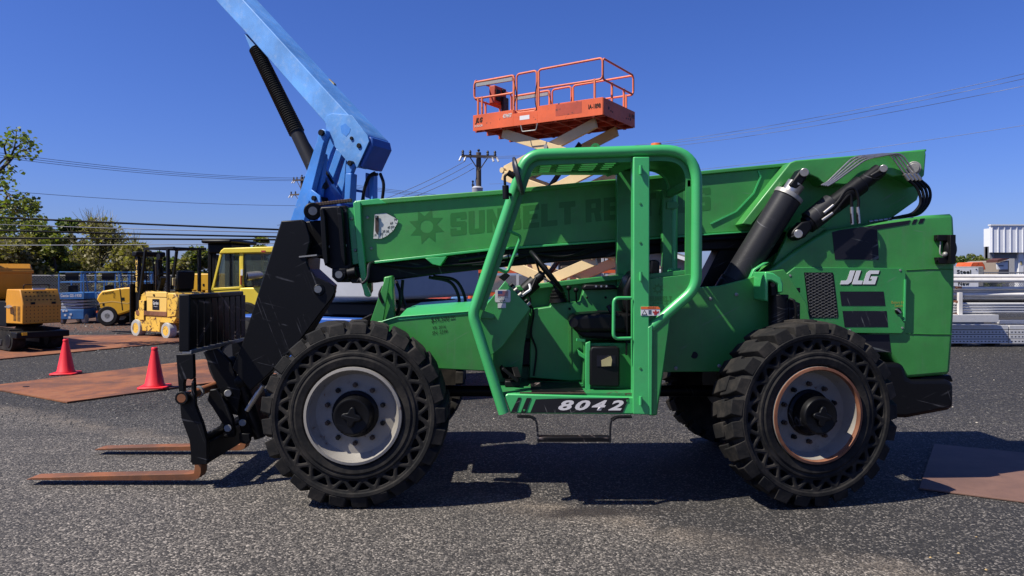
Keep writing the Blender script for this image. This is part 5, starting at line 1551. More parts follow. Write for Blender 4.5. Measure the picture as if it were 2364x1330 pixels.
for pts in ([(-.2, .35, 2.2), (-.12, .38, 1.6), (-.1, .4, .9), (.1, .4, .75)], [(-.2, .62, 2.2), (-.12, .6, 1.5), (-.1, .6, .85), (.1, .6, .75)]):
    MB().tube(spl([Vector(p) for p in pts]), .018, 6).build("hydraulic_hose", M['blackp'], FK, local=True)
for k in range(5):
    MB().box(1.915, 1.93, .25, .80, .84 + k * .05, .865 + k * .05).build("grille_slot", M['blackp'], FK, local=True)
MB().cyl((1.90, .15, 1.0), (1.94, .15, 1.0), .04).build("tail_light", M['warnred'], FK, local=True)
MB().box(.50, .505, -.006, .0, .70, 1.10).box(.42, .43, -.004, .06, .46, 1.0).build("panel_gap", M['blackp'], FK, local=True)
MB().box(.86, .92, -.03, -.01, 1.14, 1.18).build("lid_latch", M['blackp'], FK, local=True)
for y in (.26, .74):
    MB().beam((-.26, y, 1.0), (-.26, y, 2.15), .02, .03).build("mast_chain", M['nutrust'], FK, local=True)
# ------------------------------------------------------------------ big forklift with cab
yc = P(487, 700, 21.5)
YC = empty("large_forklift", (yc.x, yc.y, 0), 'large lemon yellow forklift with glazed cab and tall black mast behind the backrest', 'forklift', rot=R(-8))
def yl(px, py): q = P(px, py, 21.5); return (q.x - yc.x, q.z)
def yx(px): return yl(px, 0)[0]
cabp = [yl(*p) for p in ((487, 668), (510, 585), (516, 577), (560, 572), (566, 578), (562, 640), (562, 668))]
# cab frame: posts, roof, doors
for a_, b_ in (((489, 672), (512, 582)), ((559, 672), (559, 578))):
    a1, b1 = yl(*a_), yl(*b_)
    for y in (.04, 1.36):
        MB().beam((a1[0], y, a1[1]), (b1[0], y, b1[1]), .07, .07).build("cab_post", M['cabyellow'], YC, .012, local=True)
for y in (.04, 1.36):
    a1, b1 = yl(489, 668), yl(559, 664)
    MB().beam((a1[0], y, a1[1]), (b1[0], y, b1[1]), .07, .07).build("cab_rail", M['cabyellow'], YC, .012, local=True)
    MB().beam((yx(533), y + (-.02 if y < 1 else .02), yl(0, 660)[1]), (yx(533), y, yl(0, 584)[1]), .03, .03).build("door_bar", M['blackp'], YC, local=True)
rr_ = [yl(*p) for p in ((508, 586), (513, 578), (520, 573), (640, 570), (642, 584))]
MB().xz(rr_, -.04, 1.44).build("cab_roof", M['cabyellow'], YC, .03, local=True, seg=3)
gl = [yl(*p) for p in ((494, 664), (513, 586), (557, 584), (557, 661))]
MB().xz(gl, .05, .058).build("door_glass", M['glass'], YC, local=True)
MB().xz(gl, 1.345, 1.352).build("door_glass", M['glass'], YC, local=True)
MB().xz([yl(*p) for p in ((563, 586), (640, 586), (640, 660), (566, 660))], .05, .058).build("rear_glass", M['glass'], YC, local=True)
bx_("cab_post", yx(558), yx(566), .0, .1, yl(0, 662)[1], yl(0, 582)[1], M['cabyellow'], YC)
bx_("cab_post", yx(634), yx(642), .0, .1, yl(0, 662)[1], yl(0, 582)[1], M['cabyellow'], YC)
bx_("operator_seat", yx(535), yx(552), .5, 1.0, 1.2, 2.0, M['blackp'], YC, .04)
MB().xz([yl(*p) for p in ((558, 664), (655, 662), (660, 700), (650, 708), (560, 706))], -.02, 1.5).build("engine_body", M['cabyellow'], YC, .05, local=True, seg=3)
MB().xz([yl(*p) for p in ((487, 668), (558, 664), (558, 715), (487, 715))], .02, 1.42).build("cab_base", M['cabyellow'], YC, .02, local=True)
ep = MB().cyl((yx(581), -.12, yl(0, 638)[1]), (yx(612), .2, yl(0, 634)[1]), .125, n=20)
ep.build("intake_pipe", M['steel'], YC, local=True)
MB().cyl((yx(580.5), -.126, yl(0, 638)[1]), (yx(581.5), -.12, yl(0, 638)[1]), .105, n=20).build("pipe_mouth", M['blackp'], YC, local=True)
bx_("tail_light", yx(560), yx(562.5), -.03, .0, yl(0, 657)[1], yl(0, 637)[1], M['warnred'], YC, 0)
bx_("tail_light", yx(561), yx(566), -.03, .0, yl(0, 636)[1], yl(0, 622)[1], M['white'], YC, 0)
bx_("roof_marker", yx(612), yx(622), -.05, -.03, yl(0, 583)[1], yl(0, 579)[1], M['warnred'], YC, 0)
bx_("sill_panel", yx(470), yx(660), .1, 1.4, .35, .72, M['blackp'], YC)
for x in (yx(500), yx(575)):
    for y in (-.12, 1.2):
        MB().lathe([(.2, 0), (.42, 0), (.46, .05), (.46, .33), (.42, .38), (.2, .38)], (x, y, .46), (0, 1, 0), 28, close=True).build("wheel", M['rubber_side'], YC, local=True)
        MB().lathe([(.21, .03), (.18, .10), (.08, .09), (.07, .04), (0, .04)], (x, y, .46), (0, 1, 0), 20).lathe([(.21, .35), (.18, .28), (0, .29)], (x, y, .46), (0, 1, 0), 20).build("wheel_rim", M['cabyellow'], bpy.data.objects[sorted([q.name for q in YC.children if q.name.startswith('wheel')])[-1]], local=True)
for y in (.15, 1.10):
    bx_("mast", yx(472), yx(480), y, y + .14, .2, yl(0, 556)[1], M['blackp'], YC)
    bx_("inner_mast", yx(482), yx(489), y + .02, y + .12, .2, yl(0, 560)[1], M['blackp'], YC)
    MB().cyl((yx(493), y + .06, .4), (yx(493), y + .06, 2.3), .05).build("lift_cylinder", M['cylgrey'], YC, local=True)
bx_("mast_crosshead", yx(466), yx(540), -.1, 1.5, yl(0, 562)[1], yl(0, 553)[1], M['blackp'], YC, .05)
bx_("mast_bracket", yx(474), yx(532), .1, 1.3, yl(0, 585)[1], yl(0, 562)[1], M['blackp'], YC, .04)
# yellow counterweight of the machine further back
yb = P(430, 672, 27)
YB = empty("yellow_counterweight", (yb.x, yb.y, 0), 'plain yellow machine housing with slotted base behind the old forklift', 'generator')
MB().box(0, 1.6, 0, 1.2, 1.13, 1.75).build("housing", M['yellow'], YB, .03, local=True)
for k in range(5):
    MB().box(.05 + k * .32, .26 + k * .32, .0, .2, .5, 1.13).build("base_rib", M['yellow'], YB, .01, local=True)
MB().box(.02, 1.58, .2, 1.15, .12, 1.13).build("base", M['blackp'], YB, .02, local=True)
MB().box(.6, .66, -.01, 0, 1.3, 1.38).build("latch", M['blackp'], YB, local=True)

# ------------------------------------------------------------------ blue boom lift
ub = Vector((-math.cos(R(24)), math.sin(R(24)), 0)); nb = Vector((math.sin(R(24)), math.cos(R(24)), 0))
p0 = P(849, 312, 10.0)
rb = Vector((-1.6, 11.2, 0))
BL = empty("boom_lift", rb, 'big blue boom lift with its boom raised out of the picture, behind the telehandler', 'boom lift')
def bpz(px, py, off=0.0): return onplane(px, py, p0 + nb * off, nb)
def bpr(name, px, off, th, m, bev=.008, parent=None):
    return MB().extr([bpz(x, y, off) for x, y in px], nb * th).build(name, m, parent or BL, bev)
tp = [(749, 282), (562, 70), (440, -62), (505, -62), (621, 64.5), (730, 184), (838, 301), (849, 312), (853, 325), (824, 386), (803, 374), (768, 331)]
bmx = MB().extr([bpz(x, y) for x, y in tp], nb * .50)
BM = bmx.build("boom", M['blueboom'], BL, .012)
bpr("boom_end_cheek", [(753, 268), (766, 262), (812, 266), (848, 312), (852, 326), (824, 388), (803, 375), (767, 332), (752, 295)], -.015, .015, M['blueboom'], .004, BM)
bpr("boom_cap", [(846, 311), (853, 325), (828, 384), (838, 388), (862, 336), (858, 318)], .02, .46, M['bluedark'], .02, BM)
bpr("access_hole", [(786, 291), (797, 285), (809, 297), (807, 306), (799, 315), (788, 306)], -.018, .004, M['blue'], 0, BM)
for x, y, r_ in ((814, 320, .025), (831, 337, .034)):
    c = bpz(x, y); MB().cyl(c - nb * .035, c + nb * .05, r_, n=18).build("pivot_pin", M['blackp'], BM, .003)
bpr("lug", [(563, 76), (590, 104), (592, 114), (585, 118), (577, 113)], .10, .30, M['blueboom'], .01, BM)
c = bpz(585, 110); MB().cyl(c + nb * .06, c + nb * .44, .03, n=16).build("lug_pin", M['blackp'], BM)
bpr("boom_fitting", [(744, 170), (770, 192), (772, 200), (758, 188)], .44, .06, M['tan'], .004, BM)
# lift cylinder with bellows
q0, q1, q2 = bpz(590, 112, .12), bpz(686, 308, .12), bpz(748, 440, .12)
prof = []
L_ = (q1 - q0).length
n_ = 44
for k in range(n_ * 2 + 1):
    prof.append((.088 + (.016 if k % 2 else -.004) + .012 * k / (n_ * 2), L_ * k / (n_ * 2)))
MB().lathe(prof, q0, q1 - q0, 20).build("bellows", M['bellows'], BL, smooth=20)
LCb = MB().cyl(q1 - (q1 - q0).normalized() * .05, q2, .098, n=24).build("lift_cylinder", M['cylgrey'], BL)
MB().cyl(q1 + nb * -.02 + Vector((.11, 0, -.05)), q2 + Vector((.13, 0, .1)), .018, n=8).build("oil_pipe", M['blackp'], LCb)
# riser links
def link(px, o1, o2, m=M['blue']):
    return bpr("riser_link", px, o1, o2 - o1, m, .012)
lk = [(655, 560), (672, 560), (748, 338), (755, 310), (752, 300), (744, 297), (737, 300), (732, 322), (726, 345)]
link([(640, 600), (672, 600), (690, 560), (747, 332), (754, 312), (752, 301), (744, 297), (737, 301), (732, 322)], -.10, .0)
link([(668, 600), (690, 600), (764, 354), (778, 322), (760, 318)], .46, .60, M['blue'])
link([(745, 352), (749, 356), (744, 410), (739, 462), (728, 475), (700, 560), (660, 600), (719, 437)], .02, .10, M['blue'])
link([(776, 342), (790, 354), (763, 430), (745, 478), (725, 470), (752, 412)], .30, .44)
link([(794, 368), (799, 366), (796, 420), (786, 466), (770, 458)], .34, .42)
link([(797, 401), (810, 401), (816, 385), (812, 373), (804, 372), (799, 380)], -.06, .02)
link([(797, 400), (811, 400), (808, 470), (794, 470)], -.08, .06)
link([(853, 402), (862, 398), (862, 470), (852, 470)], .25, .36)
link([(843, 398), (851, 402), (851, 458), (842, 455)], .40, .50, M['bluedark'])
c = bpz(744, 307, -0.10) + nb * 0.10; MB().cyl(c - nb * .14, c + nb * .66, .042, n=20).build("riser_pin", M['blackp'], BL, .003)
c = bpz(809, 377, -0.06) + nb * 0.06; MB().cyl(c - nb * .09, c + nb * .3, .036, n=20).build("riser_pin", M['blackp'], BL, .003)
bpr("knuckle_plate", [(718, 437), (738, 452), (740, 470), (728, 480), (712, 462)], -.13, .03, M['blue'], .008)
c = bpz(727, 458, -0.13) + nb * 0.13; MB().cyl(c - nb * .17, c + nb * .3, .034, n=20).build("riser_pin", M['blackp'], BL, .003)
bpr("link_web", [(742, 408), (752, 420), (770, 450), (790, 480), (735, 500), (738, 460)], .12, .2, M['bluedark'], .006)
for pts in ([(852, 398), (835, 402), (826, 420), (820, 440), (818, 470)], [(846, 394), (832, 404), (822, 430), (815, 470)], [(858, 396), (866, 420), (864, 450), (860, 472)]):
    MB().tube(spl([bpz(x, y) + nb * .2 for x, y in pts]), .022, 8).build("hydraulic_hose", M['blackp'], BL)
bpr("hose_bracket", [(812, 435), (828, 438), (828, 444), (812, 441)], .1, .1, M['bluedark'], .004)
# turntable, counterweight, chassis
ca, cb_ = Vector((.423, .906, 0)), Vector((-.906, .423, 0))
A_ = Vector((-1.58, 9.6, 0))
def tbox(name, a0, a1, b0, b1, z0, z1, m, bev=.03):
    q = [A_ + ca * i + cb_ * j + Vector((0, 0, z0)) for i, j in ((a0, b0), (a1, b0), (a1, b1), (a0, b1))]
    return MB().extr(q, (0, 0, z1 - z0)).build(name, m, BL, bev, seg=3)
tbox("counterweight", 0, 2.5, 0, 1.28, 1.37, 1.98, M['cwgrey'], .05)
tbox("turret", .7, 1.8, .8, 1.9, 1.6, 2.75, M['bluedark'])
tbox("chassis", -.05, 2.5, .5, 2.75, .45, 1.12, M['bluedark'])
tbox("turntable_deck", .2, 2.3, .3, 2.2, 1.14, 1.32, M['blackp'])
for i in (-.15, 2.35):
    for j in (.75, 2.42):
        c = A_ + ca * i + cb_ * j + Vector((0, 0, .55))
        MB().lathe([(.25, -.18), (.48, -.18), (.55, -.1), (.55, .1), (.48, .18), (.25, .18)], c, ca, 26, close=True).build("wheel", M['rubber_side'], BL)
        MB().lathe([(.26, -.15), (.22, -.06), (.1, -.07), (.08, -.14), (0, -.14)], c, ca, 20).lathe([(.26, .15), (.22, .06), (.1, .07), (.08, .14), (0, .14)], c, ca, 20).build("wheel_rim", M['cylgrey'], bpy.data.objects[sorted([q.name for q in BL.children if q.name.startswith('wheel')])[-1]])
# ------------------------------------------------------------------ raised orange scissor lift
n0 = P(1392, 265, 16.5)
ZB = n0.z
SL = empty("scissor_lift", (n0.x, n0.y, 0), 'raised rough terrain scissor lift with orange railed platform on cream scissor arms', 'scissor lift', rot=R(57.5))
SX, SY = .785, .845
LW, LL = 2.25, 4.2
def sl_(name, mb, m, p=None, bev=0.0, **k):
    mb.v = [Vector((v.x * SX, v.y * SY, v.z)) for v in mb.v]
    return mb.build(name, m, p or SL, bev, local=True, **k)
zt_ = ZB + .385
dk_ = sl_("platform", MB().box(0, LW, 0, 2.02, ZB + .10, zt_).box(0, LW, 2.02, 2.78, ZB + .10, zt_ - .09).box(0, LW, 2.78, LL, ZB + .10, zt_), M['orange'], None, .008)
sl_("deck_edge", MB().box(-.015, 0, 0, 2.0, ZB, zt_ + .01).box(-.015, 0, 2.8, LL, ZB, zt_ + .01).box(-.015, 0, 2.0, 2.8, ZB, zt_ - .09), M['orange'], dk_, .004)
sl_("deck_end", MB().box(0, LW, -.015, 0, ZB, zt_ + .005), M['orange'], dk_, .004)
un = MB()
for y in (.25, .8, 1.4, 2.0, 2.6, 3.2, 3.8):
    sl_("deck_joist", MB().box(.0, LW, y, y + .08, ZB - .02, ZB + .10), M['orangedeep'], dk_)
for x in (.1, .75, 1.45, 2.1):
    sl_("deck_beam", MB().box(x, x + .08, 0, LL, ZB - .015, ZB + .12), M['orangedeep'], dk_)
for y in (.05, .12, 1.9):
    MB().cyl((LW * .2, -.02, ZB + .15), (LW * .2, -.01, ZB + .15), .03)
for x, z, r_ in ((.35, .20, .035), (.5, .16, .02), (.6, .15, .02), (1.6, .14, .02), (1.75, .15, .02), (1.9, .16, .035)):
    sl_("deck_hole", MB().cyl((x, -.022, ZB + z), (x, -.012, ZB + z), r_, n=12), M['blackp'], dk_)
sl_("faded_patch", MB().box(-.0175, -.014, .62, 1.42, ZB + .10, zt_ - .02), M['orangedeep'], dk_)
def sidetext(t_, y0, y1, z0, z1, m, name="lettering", bold=.02, shear=0.0):
    # letters read left to right towards the near corner (decreasing y)
    return lettering(name, t_, (-.019, y0 * SY, z0), (0, (y1 - y0) * SY, 0), (0, 0, z1 - z0), m, SL, bold=bold, shear=shear, local=True)
sidetext("IA-1898", .42, .06, ZB + .16, ZB + .27, M['ink'])
sidetext("4394RT", 3.15, 2.84, ZB + .22, ZB + .32, M['scale'], shear=.2)
sidetext("JLG", 4.12, 3.85, ZB + .16, ZB + .32, M['ink'], bold=.05, shear=.3)
sidetext("SCISSOR", 4.14, 3.85, ZB + .09, ZB + .14, M['scale'])
sl_("sticker", MB().box(-.0185, -.014, 2.26, 2.58, ZB + .12, ZB + .22), M['white'], dk_)
lettering("lettering", "IA-1898", (LW * .80 * SX, -.02, ZB + .2), (LW * .18 * SX, 0, 0), (0, 0, .1), M['ink'], SL, local=True)
sl_("step", MB().tube(rnd([(-.01, 2.0, ZB), (-.01, 2.05, ZB - .16), (-.01, 2.5, ZB - .16), (-.01, 2.55, ZB)], .04), .014), M['steeldull'], dk_)
# railings
def loop(pts, r=.026, m=M['orangerail']):
    sl_("guard_rail", MB().tube(rnd([Vector(p) for p in pts], .10, 5, True), r, 8, closed=True, ), m, None, smooth=60)
H1 = zt_ + .89
def side(x):
    loop([(x, .02, zt_ + .42), (x, .02, H1), (x, 1.98, H1 - .02), (x, 1.98, zt_ + .42)])
    loop([(x, 2.04, zt_ - .08), (x, 2.04, H1 - .03), (x, 2.70, H1 - .04), (x, 2.70, zt_ - .08)])
    loop([(x, 2.78, zt_ + .42), (x, 2.78, H1 - .05), (x, LL - .02, H1 - .06), (x, LL - .02, zt_ + .42)], .028)
    for y in (.25, 1.98, 2.80, LL - .16, LL - .30):
        sl_("rail_post", MB().beam((x, y, zt_), (x, y, (H1 - .05) if y in (1.98, 2.80) else zt_ + .45), .05, .05), M['orangerail'])
    sl_("gate_track", MB().box(x - .02, x + .05, 2.85, LL - .10, H1 - .17, H1 - .09), M['steeldull'])
    sl_("chain", MB().tube(spl([(x - .02, 2.80, H1 - .12), (x - .03, 2.70, H1 - .5), (x - .02, 2.78, zt_ + .1)]), .012, 6), M['blackp'])
    sl_("chain", MB().tube(spl([(x - .02, 2.02, H1 - .3), (x - .03, 2.08, zt_ + .2), (x - .02, 2.0, zt_ - .2)]), .012, 6), M['blackp'])
side(.02); side(LW - .02)
def endrail(y):
    loop([(.05, y, zt_ + .42), (.05, y, H1), (LW - .05, y, H1), (LW - .05, y, zt_ + .42)])
    for x in (.65, 1.5):
        sl_("rail_post", MB().beam((x, y, zt_), (x, y, zt_ + .45), .05, .05), M['orangerail'])
endrail(.02); endrail(LL - .02)
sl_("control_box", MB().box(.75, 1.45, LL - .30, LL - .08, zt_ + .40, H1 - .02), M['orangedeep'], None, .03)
sl_("control_panel", MB().box(.80, 1.05, LL - .34, LL - .29, zt_ + .48, H1 - .12), M['blackp'], None, .02)
sl_("manual_case", MB().box(1.1, 1.42, LL - .40, LL - .3, zt_ + .2, zt_ + .62), M['cylgrey'], None, .02)
sl_("lamp", MB().box(1.15, 1.3, LL - .36, LL - .28, zt_ + .72, zt_ + .82), M['blackp'], None, .01)
# scissor stack
lev = [ZB - .02, 4.22, 3.16, 2.10, 1.05]
for k in range(4):
    za, zb_ = lev[k] - .06, lev[k + 1] + .06
    for x in (.32, 1.80):
        yA, yB = 3.35, .40
        for (s_, e, dx) in (((yA, za), (yB, zb_), 0), ((yB, za), (yA, zb_), .13)):
            sl_("scissor_arm", MB().beam((x + dx, s_[0], s_[1]), (x + dx, e[0], e[1]), .11, .24), M['cream'], None, .008)
        sl_("arm_pin", MB().cyl((x - .09, (yA + yB) / 2, (za + zb_) / 2), (x + .24, (yA + yB) / 2, (za + zb_) / 2), .06, n=14), M['steeldull'])
    for y in (3.35, .40):
        sl_("cross_tube", MB().cyl((.24, y, zb_), (2.0, y, zb_), .07, n=14), M['cream'])
    sl_("arm_bridge", MB().beam((.4, 2.3, za - .37 * (za - zb_)), (1.9, 2.3, za - .37 * (za - zb_)), .14, .12), M['cream'])
for k in (0, 2):
    sl_("lift_ram", MB().cyl((1.1, 2.6, lev[k + 2] + .3), (1.1, 1.2, lev[k] - .4), .07), M['cylgrey'])
sl_("chassis", MB().box(.15, 2.1, .1, 3.9, .55, .98), M['orange'], None, .03)
sl_("engine_tray", MB().box(-.05, .3, .9, 3.2, .5, 1.1), M['orange'], None, .03)
for x in (-.12, 2.05):
    for y in (.55, 3.3):
        sl_("wheel", MB().lathe([(.2, 0), (.40, 0), (.44, .05), (.44, .26), (.40, .30), (.2, .30)], (x, y, .44), (1, 0, 0), 24, close=True).lathe([(.0, .08), (.2, .1)], (x, y, .44), (1, 0, 0), 16), M['rubber_side'])

# ------------------------------------------------------------------ utility poles and cables
def pole(px, ytop, Y, label, arms, tf=False, rot=0.0):
    p = P(px, ytop, Y)
    r = empty("utility_pole", (p.x, p.y, 0), label, 'utility pole', 'wooden utility poles', rot)
    h = p.z
    MB().cyl((0, 0, 0), (0, 0, h), .17, .12, n=14).build("shaft", M['polewood'], r, local=True)
    for dz, w in arms:
        am = MB().beam((-w, -.16, h - dz), (w, -.16, h - dz), .10, .12).build("crossarm", M['polewood'], r, local=True)
        for s_ in (-1, 1):
            MB().beam((s_ * w * .55, -.16, h - dz), (0, -.14, h - dz - .7), .03, .05).build("arm_brace", M['polewood'], r, local=True)
        for t_ in (-.92, -.5, .5, .92):
            MB().lathe([(.03, 0), (.075, .04), (.045, .10), (.075, .14), (.04, .22), (.0, .24)], (t_ * w, -.16, h - dz + .06), (0, 0, 1), 10).build("insulator", M['cylgrey'], am, local=True)
        for t_ in (-1.0, -.75, .75, 1.0):
            MB().tube([(t_ * w, -.16, h - dz - .02), (t_ * w * 1.12, -.22, h - dz - .24)], .05, 8).build("insulator", M['white'], am, local=True)
    if tf:
        MB().lathe([(.0, 0), (.24, .02), (.26, .1), (.26, .72), (.28, .76), (.20, .84), (.0, .86)], (-.1, -.42, h - 2.55), (0, 0, 1), 20).build("transformer", M['cwgrey'], r, local=True)
        MB().lathe([(.03, 0), (.06, .1), (.03, .2), (.06, .3), (0, .34)], (-.32, -.42, h - 1.75), (0, 0, 1), 8).build("bushing", M['cylgrey'], r, local=True)
        MB().beam((0, -.14, h - 2.0), (0, -.44, h - 2.0), .06, .1).build("bracket", M['cylgrey'], r, local=True)
    MB().ball((0, 0, h + .1), .07).build("pole_insulator", M['cylgrey'], r, local=True)
    return r
pole(1105, 352, 36, 'wooden utility pole with pale transformer can, left of the raised orange platform', [(.22, .85)], True, R(8))
pole(697, 408, 62, 'distant utility pole mostly hidden behind the blue riser links', [(.3, .8), (1.5, 1.1)], False, R(-25))

def cable(pts, Y, r, m, label, group, sag=0.0, Y2=None):
    (x0, y0), (x1, y1) = pts
    Y2 = Y if Y2 is None else Y2
    a, b = P(x0, y0, Y), P(x1, y1, Y2)
    path = []
    for i in range(41):
        t_ = i / 40
        q = a.lerp(b, t_)
        q.z -= sag * 4 * t_ * (1 - t_)
        path.append(q)
    return tag(MB().tube(path, r, 6).build("power_cable", m, None, 0, smooth=60), label, 'cable', group)
G1, G2 = 'thick black cables across the left', 'thin wires in the sky'
def ext(p, q, xa, xb):
    s_ = (q[1] - p[1]) / (q[0] - p[0])
    return ((xa, p[1] + (xa - p[0]) * s_), (xb, p[1] + (xb - p[0]) * s_))
cable(ext((0, 496), (640, 523), -500, 1300), 27, .034, M['wire'], 'topmost of the thick black cables crossing in front of the left trees', G1, .12)
cable(ext((0, 527), (640, 541), -500, 1300), 27, .032, M['wire'], 'middle of the thick black cables crossing in front of the left trees', G1, .10)
cable(ext((0, 550), (640, 553.5), -500, 1300), 27, .034, M['wire'], 'lowest thick black cable crossing in front of the left trees', G1, .0)
cable(ext((0, 513), (640, 531), -500, 1300), 30, .016, M['thinwire'], 'thin wire between the two upper thick black cables', G2, .12)
cable(ext((0, 562), (640, 557), -500, 1300), 30, .014, M['thinwire'], 'thin wire just below the lowest thick black cable', G2, .1)
for k, lab in enumerate(('top wire of the three leading right to the far pole', 'middle wire of the three leading right to the far pole', 'bottom wire of the three leading right to the far pole')):
    cable(((-260, 316 + k * 6), (694, 411 + k * 3.2)), 34, .014, M['thinwire'], lab, G2, .45, 62)
    cable(((694, 411 + k * 3.2), (1320, 478 + k * 4)), 62, .016, M['thinwire'], lab.replace('leading right to the far pole', 'running from the far pole behind the green boom'), G2, .2, 70)
cable(((-260, 416), (700, 475)), 38, .014, M['thinwire'], 'single thin wire under the three leading to the far pole', G2, .3, 55)
for k, (x0, y0, x1, y1, lab) in enumerate(((1074, 372, 640, 520, 'upper of the service wires falling left from the transformer pole'), (1090, 376, 660, 524, 'middle of the service wires falling left from the transformer pole'), (1095, 388, 720, 505, 'lower of the service wires falling left from the transformer pole'))):
    cable(((x0, y0), (x1, y1)), 36, .013, M['thinwire'], lab, G2, .5, 34)
cable(((1102, 398), (1080, 500)), 36, .012, M['thinwire'], 'guy wire beside the transformer pole', G2)
for k, (yl_, yr_, lab) in enumerate(((362, 160, 'top of the wires rising to the right edge of the sky'), (364, 172, 'second of the wires rising to the right edge of the sky'), (366, 190, 'third of the wires rising to the right edge of the sky'))):
    cable(((1115, yl_), (2460, yr_ - 12)), 36, .007, M['thinwire'], lab, G2, .55, 20)
cable(((1130, 425), (2460, 274)), 36, .006, M['thinwire'], 'lowest wire rising right just above the green boom', G2, .35, 20)

# ------------------------------------------------------------------ trees
def tree(px, ytop, Y, wpx, label, leaf, n=5200, seed=1, cat='tree', shape='round', lsz=.13, base=None, trunk=.12, bare=0, grp='trees behind the fence'):
    rg = random.Random(seed)
    p = P(px, ytop, Y)
    h = p.z
    rad = wpx / 2 / F * Y
    r = empty("tree", (p.x, p.y, 0), label, cat, grp)
    tk = MB()
    tk.tube([(0, 0, 0), (rg.uniform(-.1, .1), 0, h * .35), (rg.uniform(-.2, .2), rg.uniform(-.2, .2), h * .62), (0, 0, h * .9)], 0, 8, rs=[trunk, trunk * .8, trunk * .5, .02])
    clumps = []
    nb_ = 26 if not bare else 60
    for i in range(nb_):
        t_ = rg.uniform(.12, 1.0) if base is None else rg.uniform(base, 1.0)
        if shape == 'cone': pr_ = rad * (1.08 - t_) * 1.05 + .1
        elif shape == 'column': pr_ = rad * (1 - abs(t_ - .45) ** 2 * 1.6)
        else: pr_ = rad * math.sqrt(max(.08, 1 - ((t_ - .55) / .52) ** 2))
        a = rg.uniform(0, 6.283)
        q = pr_ * rg.uniform(.35, 1.0)
        e = Vector((math.cos(a) * q, math.sin(a) * q, h * t_))
        s_ = Vector((0, 0, max(.1, e.z - q * rg.uniform(.5, 1.1))))
        mid = s_.lerp(e, .5) + Vector((0, 0, -.05 * q))
        tk.tube([s_, mid, e], 0, 5, rs=[trunk * .35, trunk * .2, .008])
        clumps.append((e, rg.uniform(.28, .5) * rad * (.7 if shape == 'cone' else 1)))
    tk.build("trunk", M['bark'], r, local=True, smooth=60, weld=False)
    vs, fs = [], []
    for i in range(n):
        c, cr_ = clumps[rg.randrange(len(clumps))]
        while True:
            d = Vector((rg.uniform(-1, 1), rg.uniform(-1, 1), rg.uniform(-1, 1)))
            if d.length < 1: break
        d = d * d.length ** .2
        q = c + Vector((d.x * cr_, d.y * cr_, d.z * cr_ * .75))
        if q.z < .15: q.z = rg.uniform(.15, 1)
        u = Vector((rg.uniform(-1, 1), rg.uniform(-1, 1), rg.uniform(-.7, .7))).normalized()
        v = u.orthogonal().normalized()
        v = (Matrix.Rotation(rg.uniform(0, 6.28), 3, u) @ v)
        s_ = lsz * rg.uniform(.6, 1.3)
        b = len(vs)
        vs += [q - u * s_, q + v * s_ * .55, q + u * s_, q - v * s_ * .55]
        fs.append((b, b + 1, b + 2, b + 3))
    for i in range(bare):
        c, cr_ = clumps[rg.randrange(len(clumps))]
        e = c + Vector((rg.gauss(0, .3), rg.gauss(0, .3), rg.uniform(.2, 1.0)))
        d = Vector((.014, 0, 0)); b = len(vs)
        vs += [c - d, c + d, e + d * .3, e - d * .3]; fs.append((b, b + 1, b + 2, b + 3))
    me = bpy.data.meshes.new("crown"); me.from_pydata([tuple(v) for v in vs], [], fs); me.materials.append(leaf)
    o = bpy.data.objects.new("crown", me); COL.objects.link(o); o.parent = r
    return r
tree(-25, 505, 36, 190, 'broad green tree cut by the left edge of the picture', M['leaf_mid'], 5000, 2, lsz=.11)
tree(66, 476, 38, 165, 'tallest leafy tree rising behind the tracked dumper', M['leaf_mid'], 5600, 3, lsz=.115)
tree(28, 560, 33, 150, 'low olive shrub behind the orange skip', M['leaf_olive'], 4500, 4, 'shrub', base=.1)
tree(165, 512, 37, 125, 'narrow dark green tree behind the blue lifts', M['leaf_dark'], 5500, 5, shape='cone', base=.08)
tree(122, 552, 34, 90, 'small mid green tree between the tall tree and the dark one', M['leaf_mid'], 3500, 6, base=.08)
tree(236, 520, 36, 140, 'twiggy olive brown tree in thin spring leaf', M['leaf_olive'], 4200, 7, bare=700, base=.08, lsz=.10)
tree(292, 570, 34, 110, 'low twiggy bush to the left of the old forklift', M['leaf_olive'], 3800, 8, 'shrub', base=.08, bare=300)
tree(318, 562, 42, 55, 'small green tree right behind the old forklift mast', M['leaf_mid'], 3000, 9, base=.1)
tree(378, 590, 42, 80, 'green bush seen through the forklift guard', M['leaf_dark'], 3000, 10, 'shrub', base=.1)
tree(452, 578, 44, 95, 'round green tree left of the tall black mast', M['leaf_mid'], 4200, 11, base=.1)
tree(602, 553, 52, 52, 'small round treetop above the lemon yellow cab', M['leaf_mid'], 3000, 12, base=.3)
tree(552, 564, 56, 30, 'tiny treetop between the black mast and the yellow cab', M['leaf_mid'], 1500, 13, base=.3)
tree(2222, 596, 70, 60, 'far small tree beside the grey crates', M['leaf_dark'], 2200, 14, base=.1, grp='far trees on the right')
tree(2258, 592, 70, 62, 'far round tree right of the red roof piece', M['leaf_mid'], 2600, 15, base=.1, grp='far trees on the right')
tree(2290, 596, 72, 56, 'far tree under the white canopy edge', M['leaf_mid'], 2200, 16, base=.1, grp='far trees on the right')
for k, (px_, yt_, w_, lf, lab) in enumerate(((100, 568, 90, 'leaf_dark', 'dark low shrub filling the gap beside the tallest tree'), (190, 566, 80, 'leaf_mid', 'low green shrub between the dark tree and the twiggy one'), (268, 570, 90, 'leaf_dark', 'low dark shrub right of the twiggy tree'), (338, 585, 80, 'leaf_mid', 'low green shrub behind the forklift seat'), (415, 604, 60, 'leaf_olive', 'low olive shrub left of the yellow housing'))):
    tree(px_, yt_, 40 + k * .3, w_, lab, M[lf], 2600, 30 + k, 'shrub', base=.05)
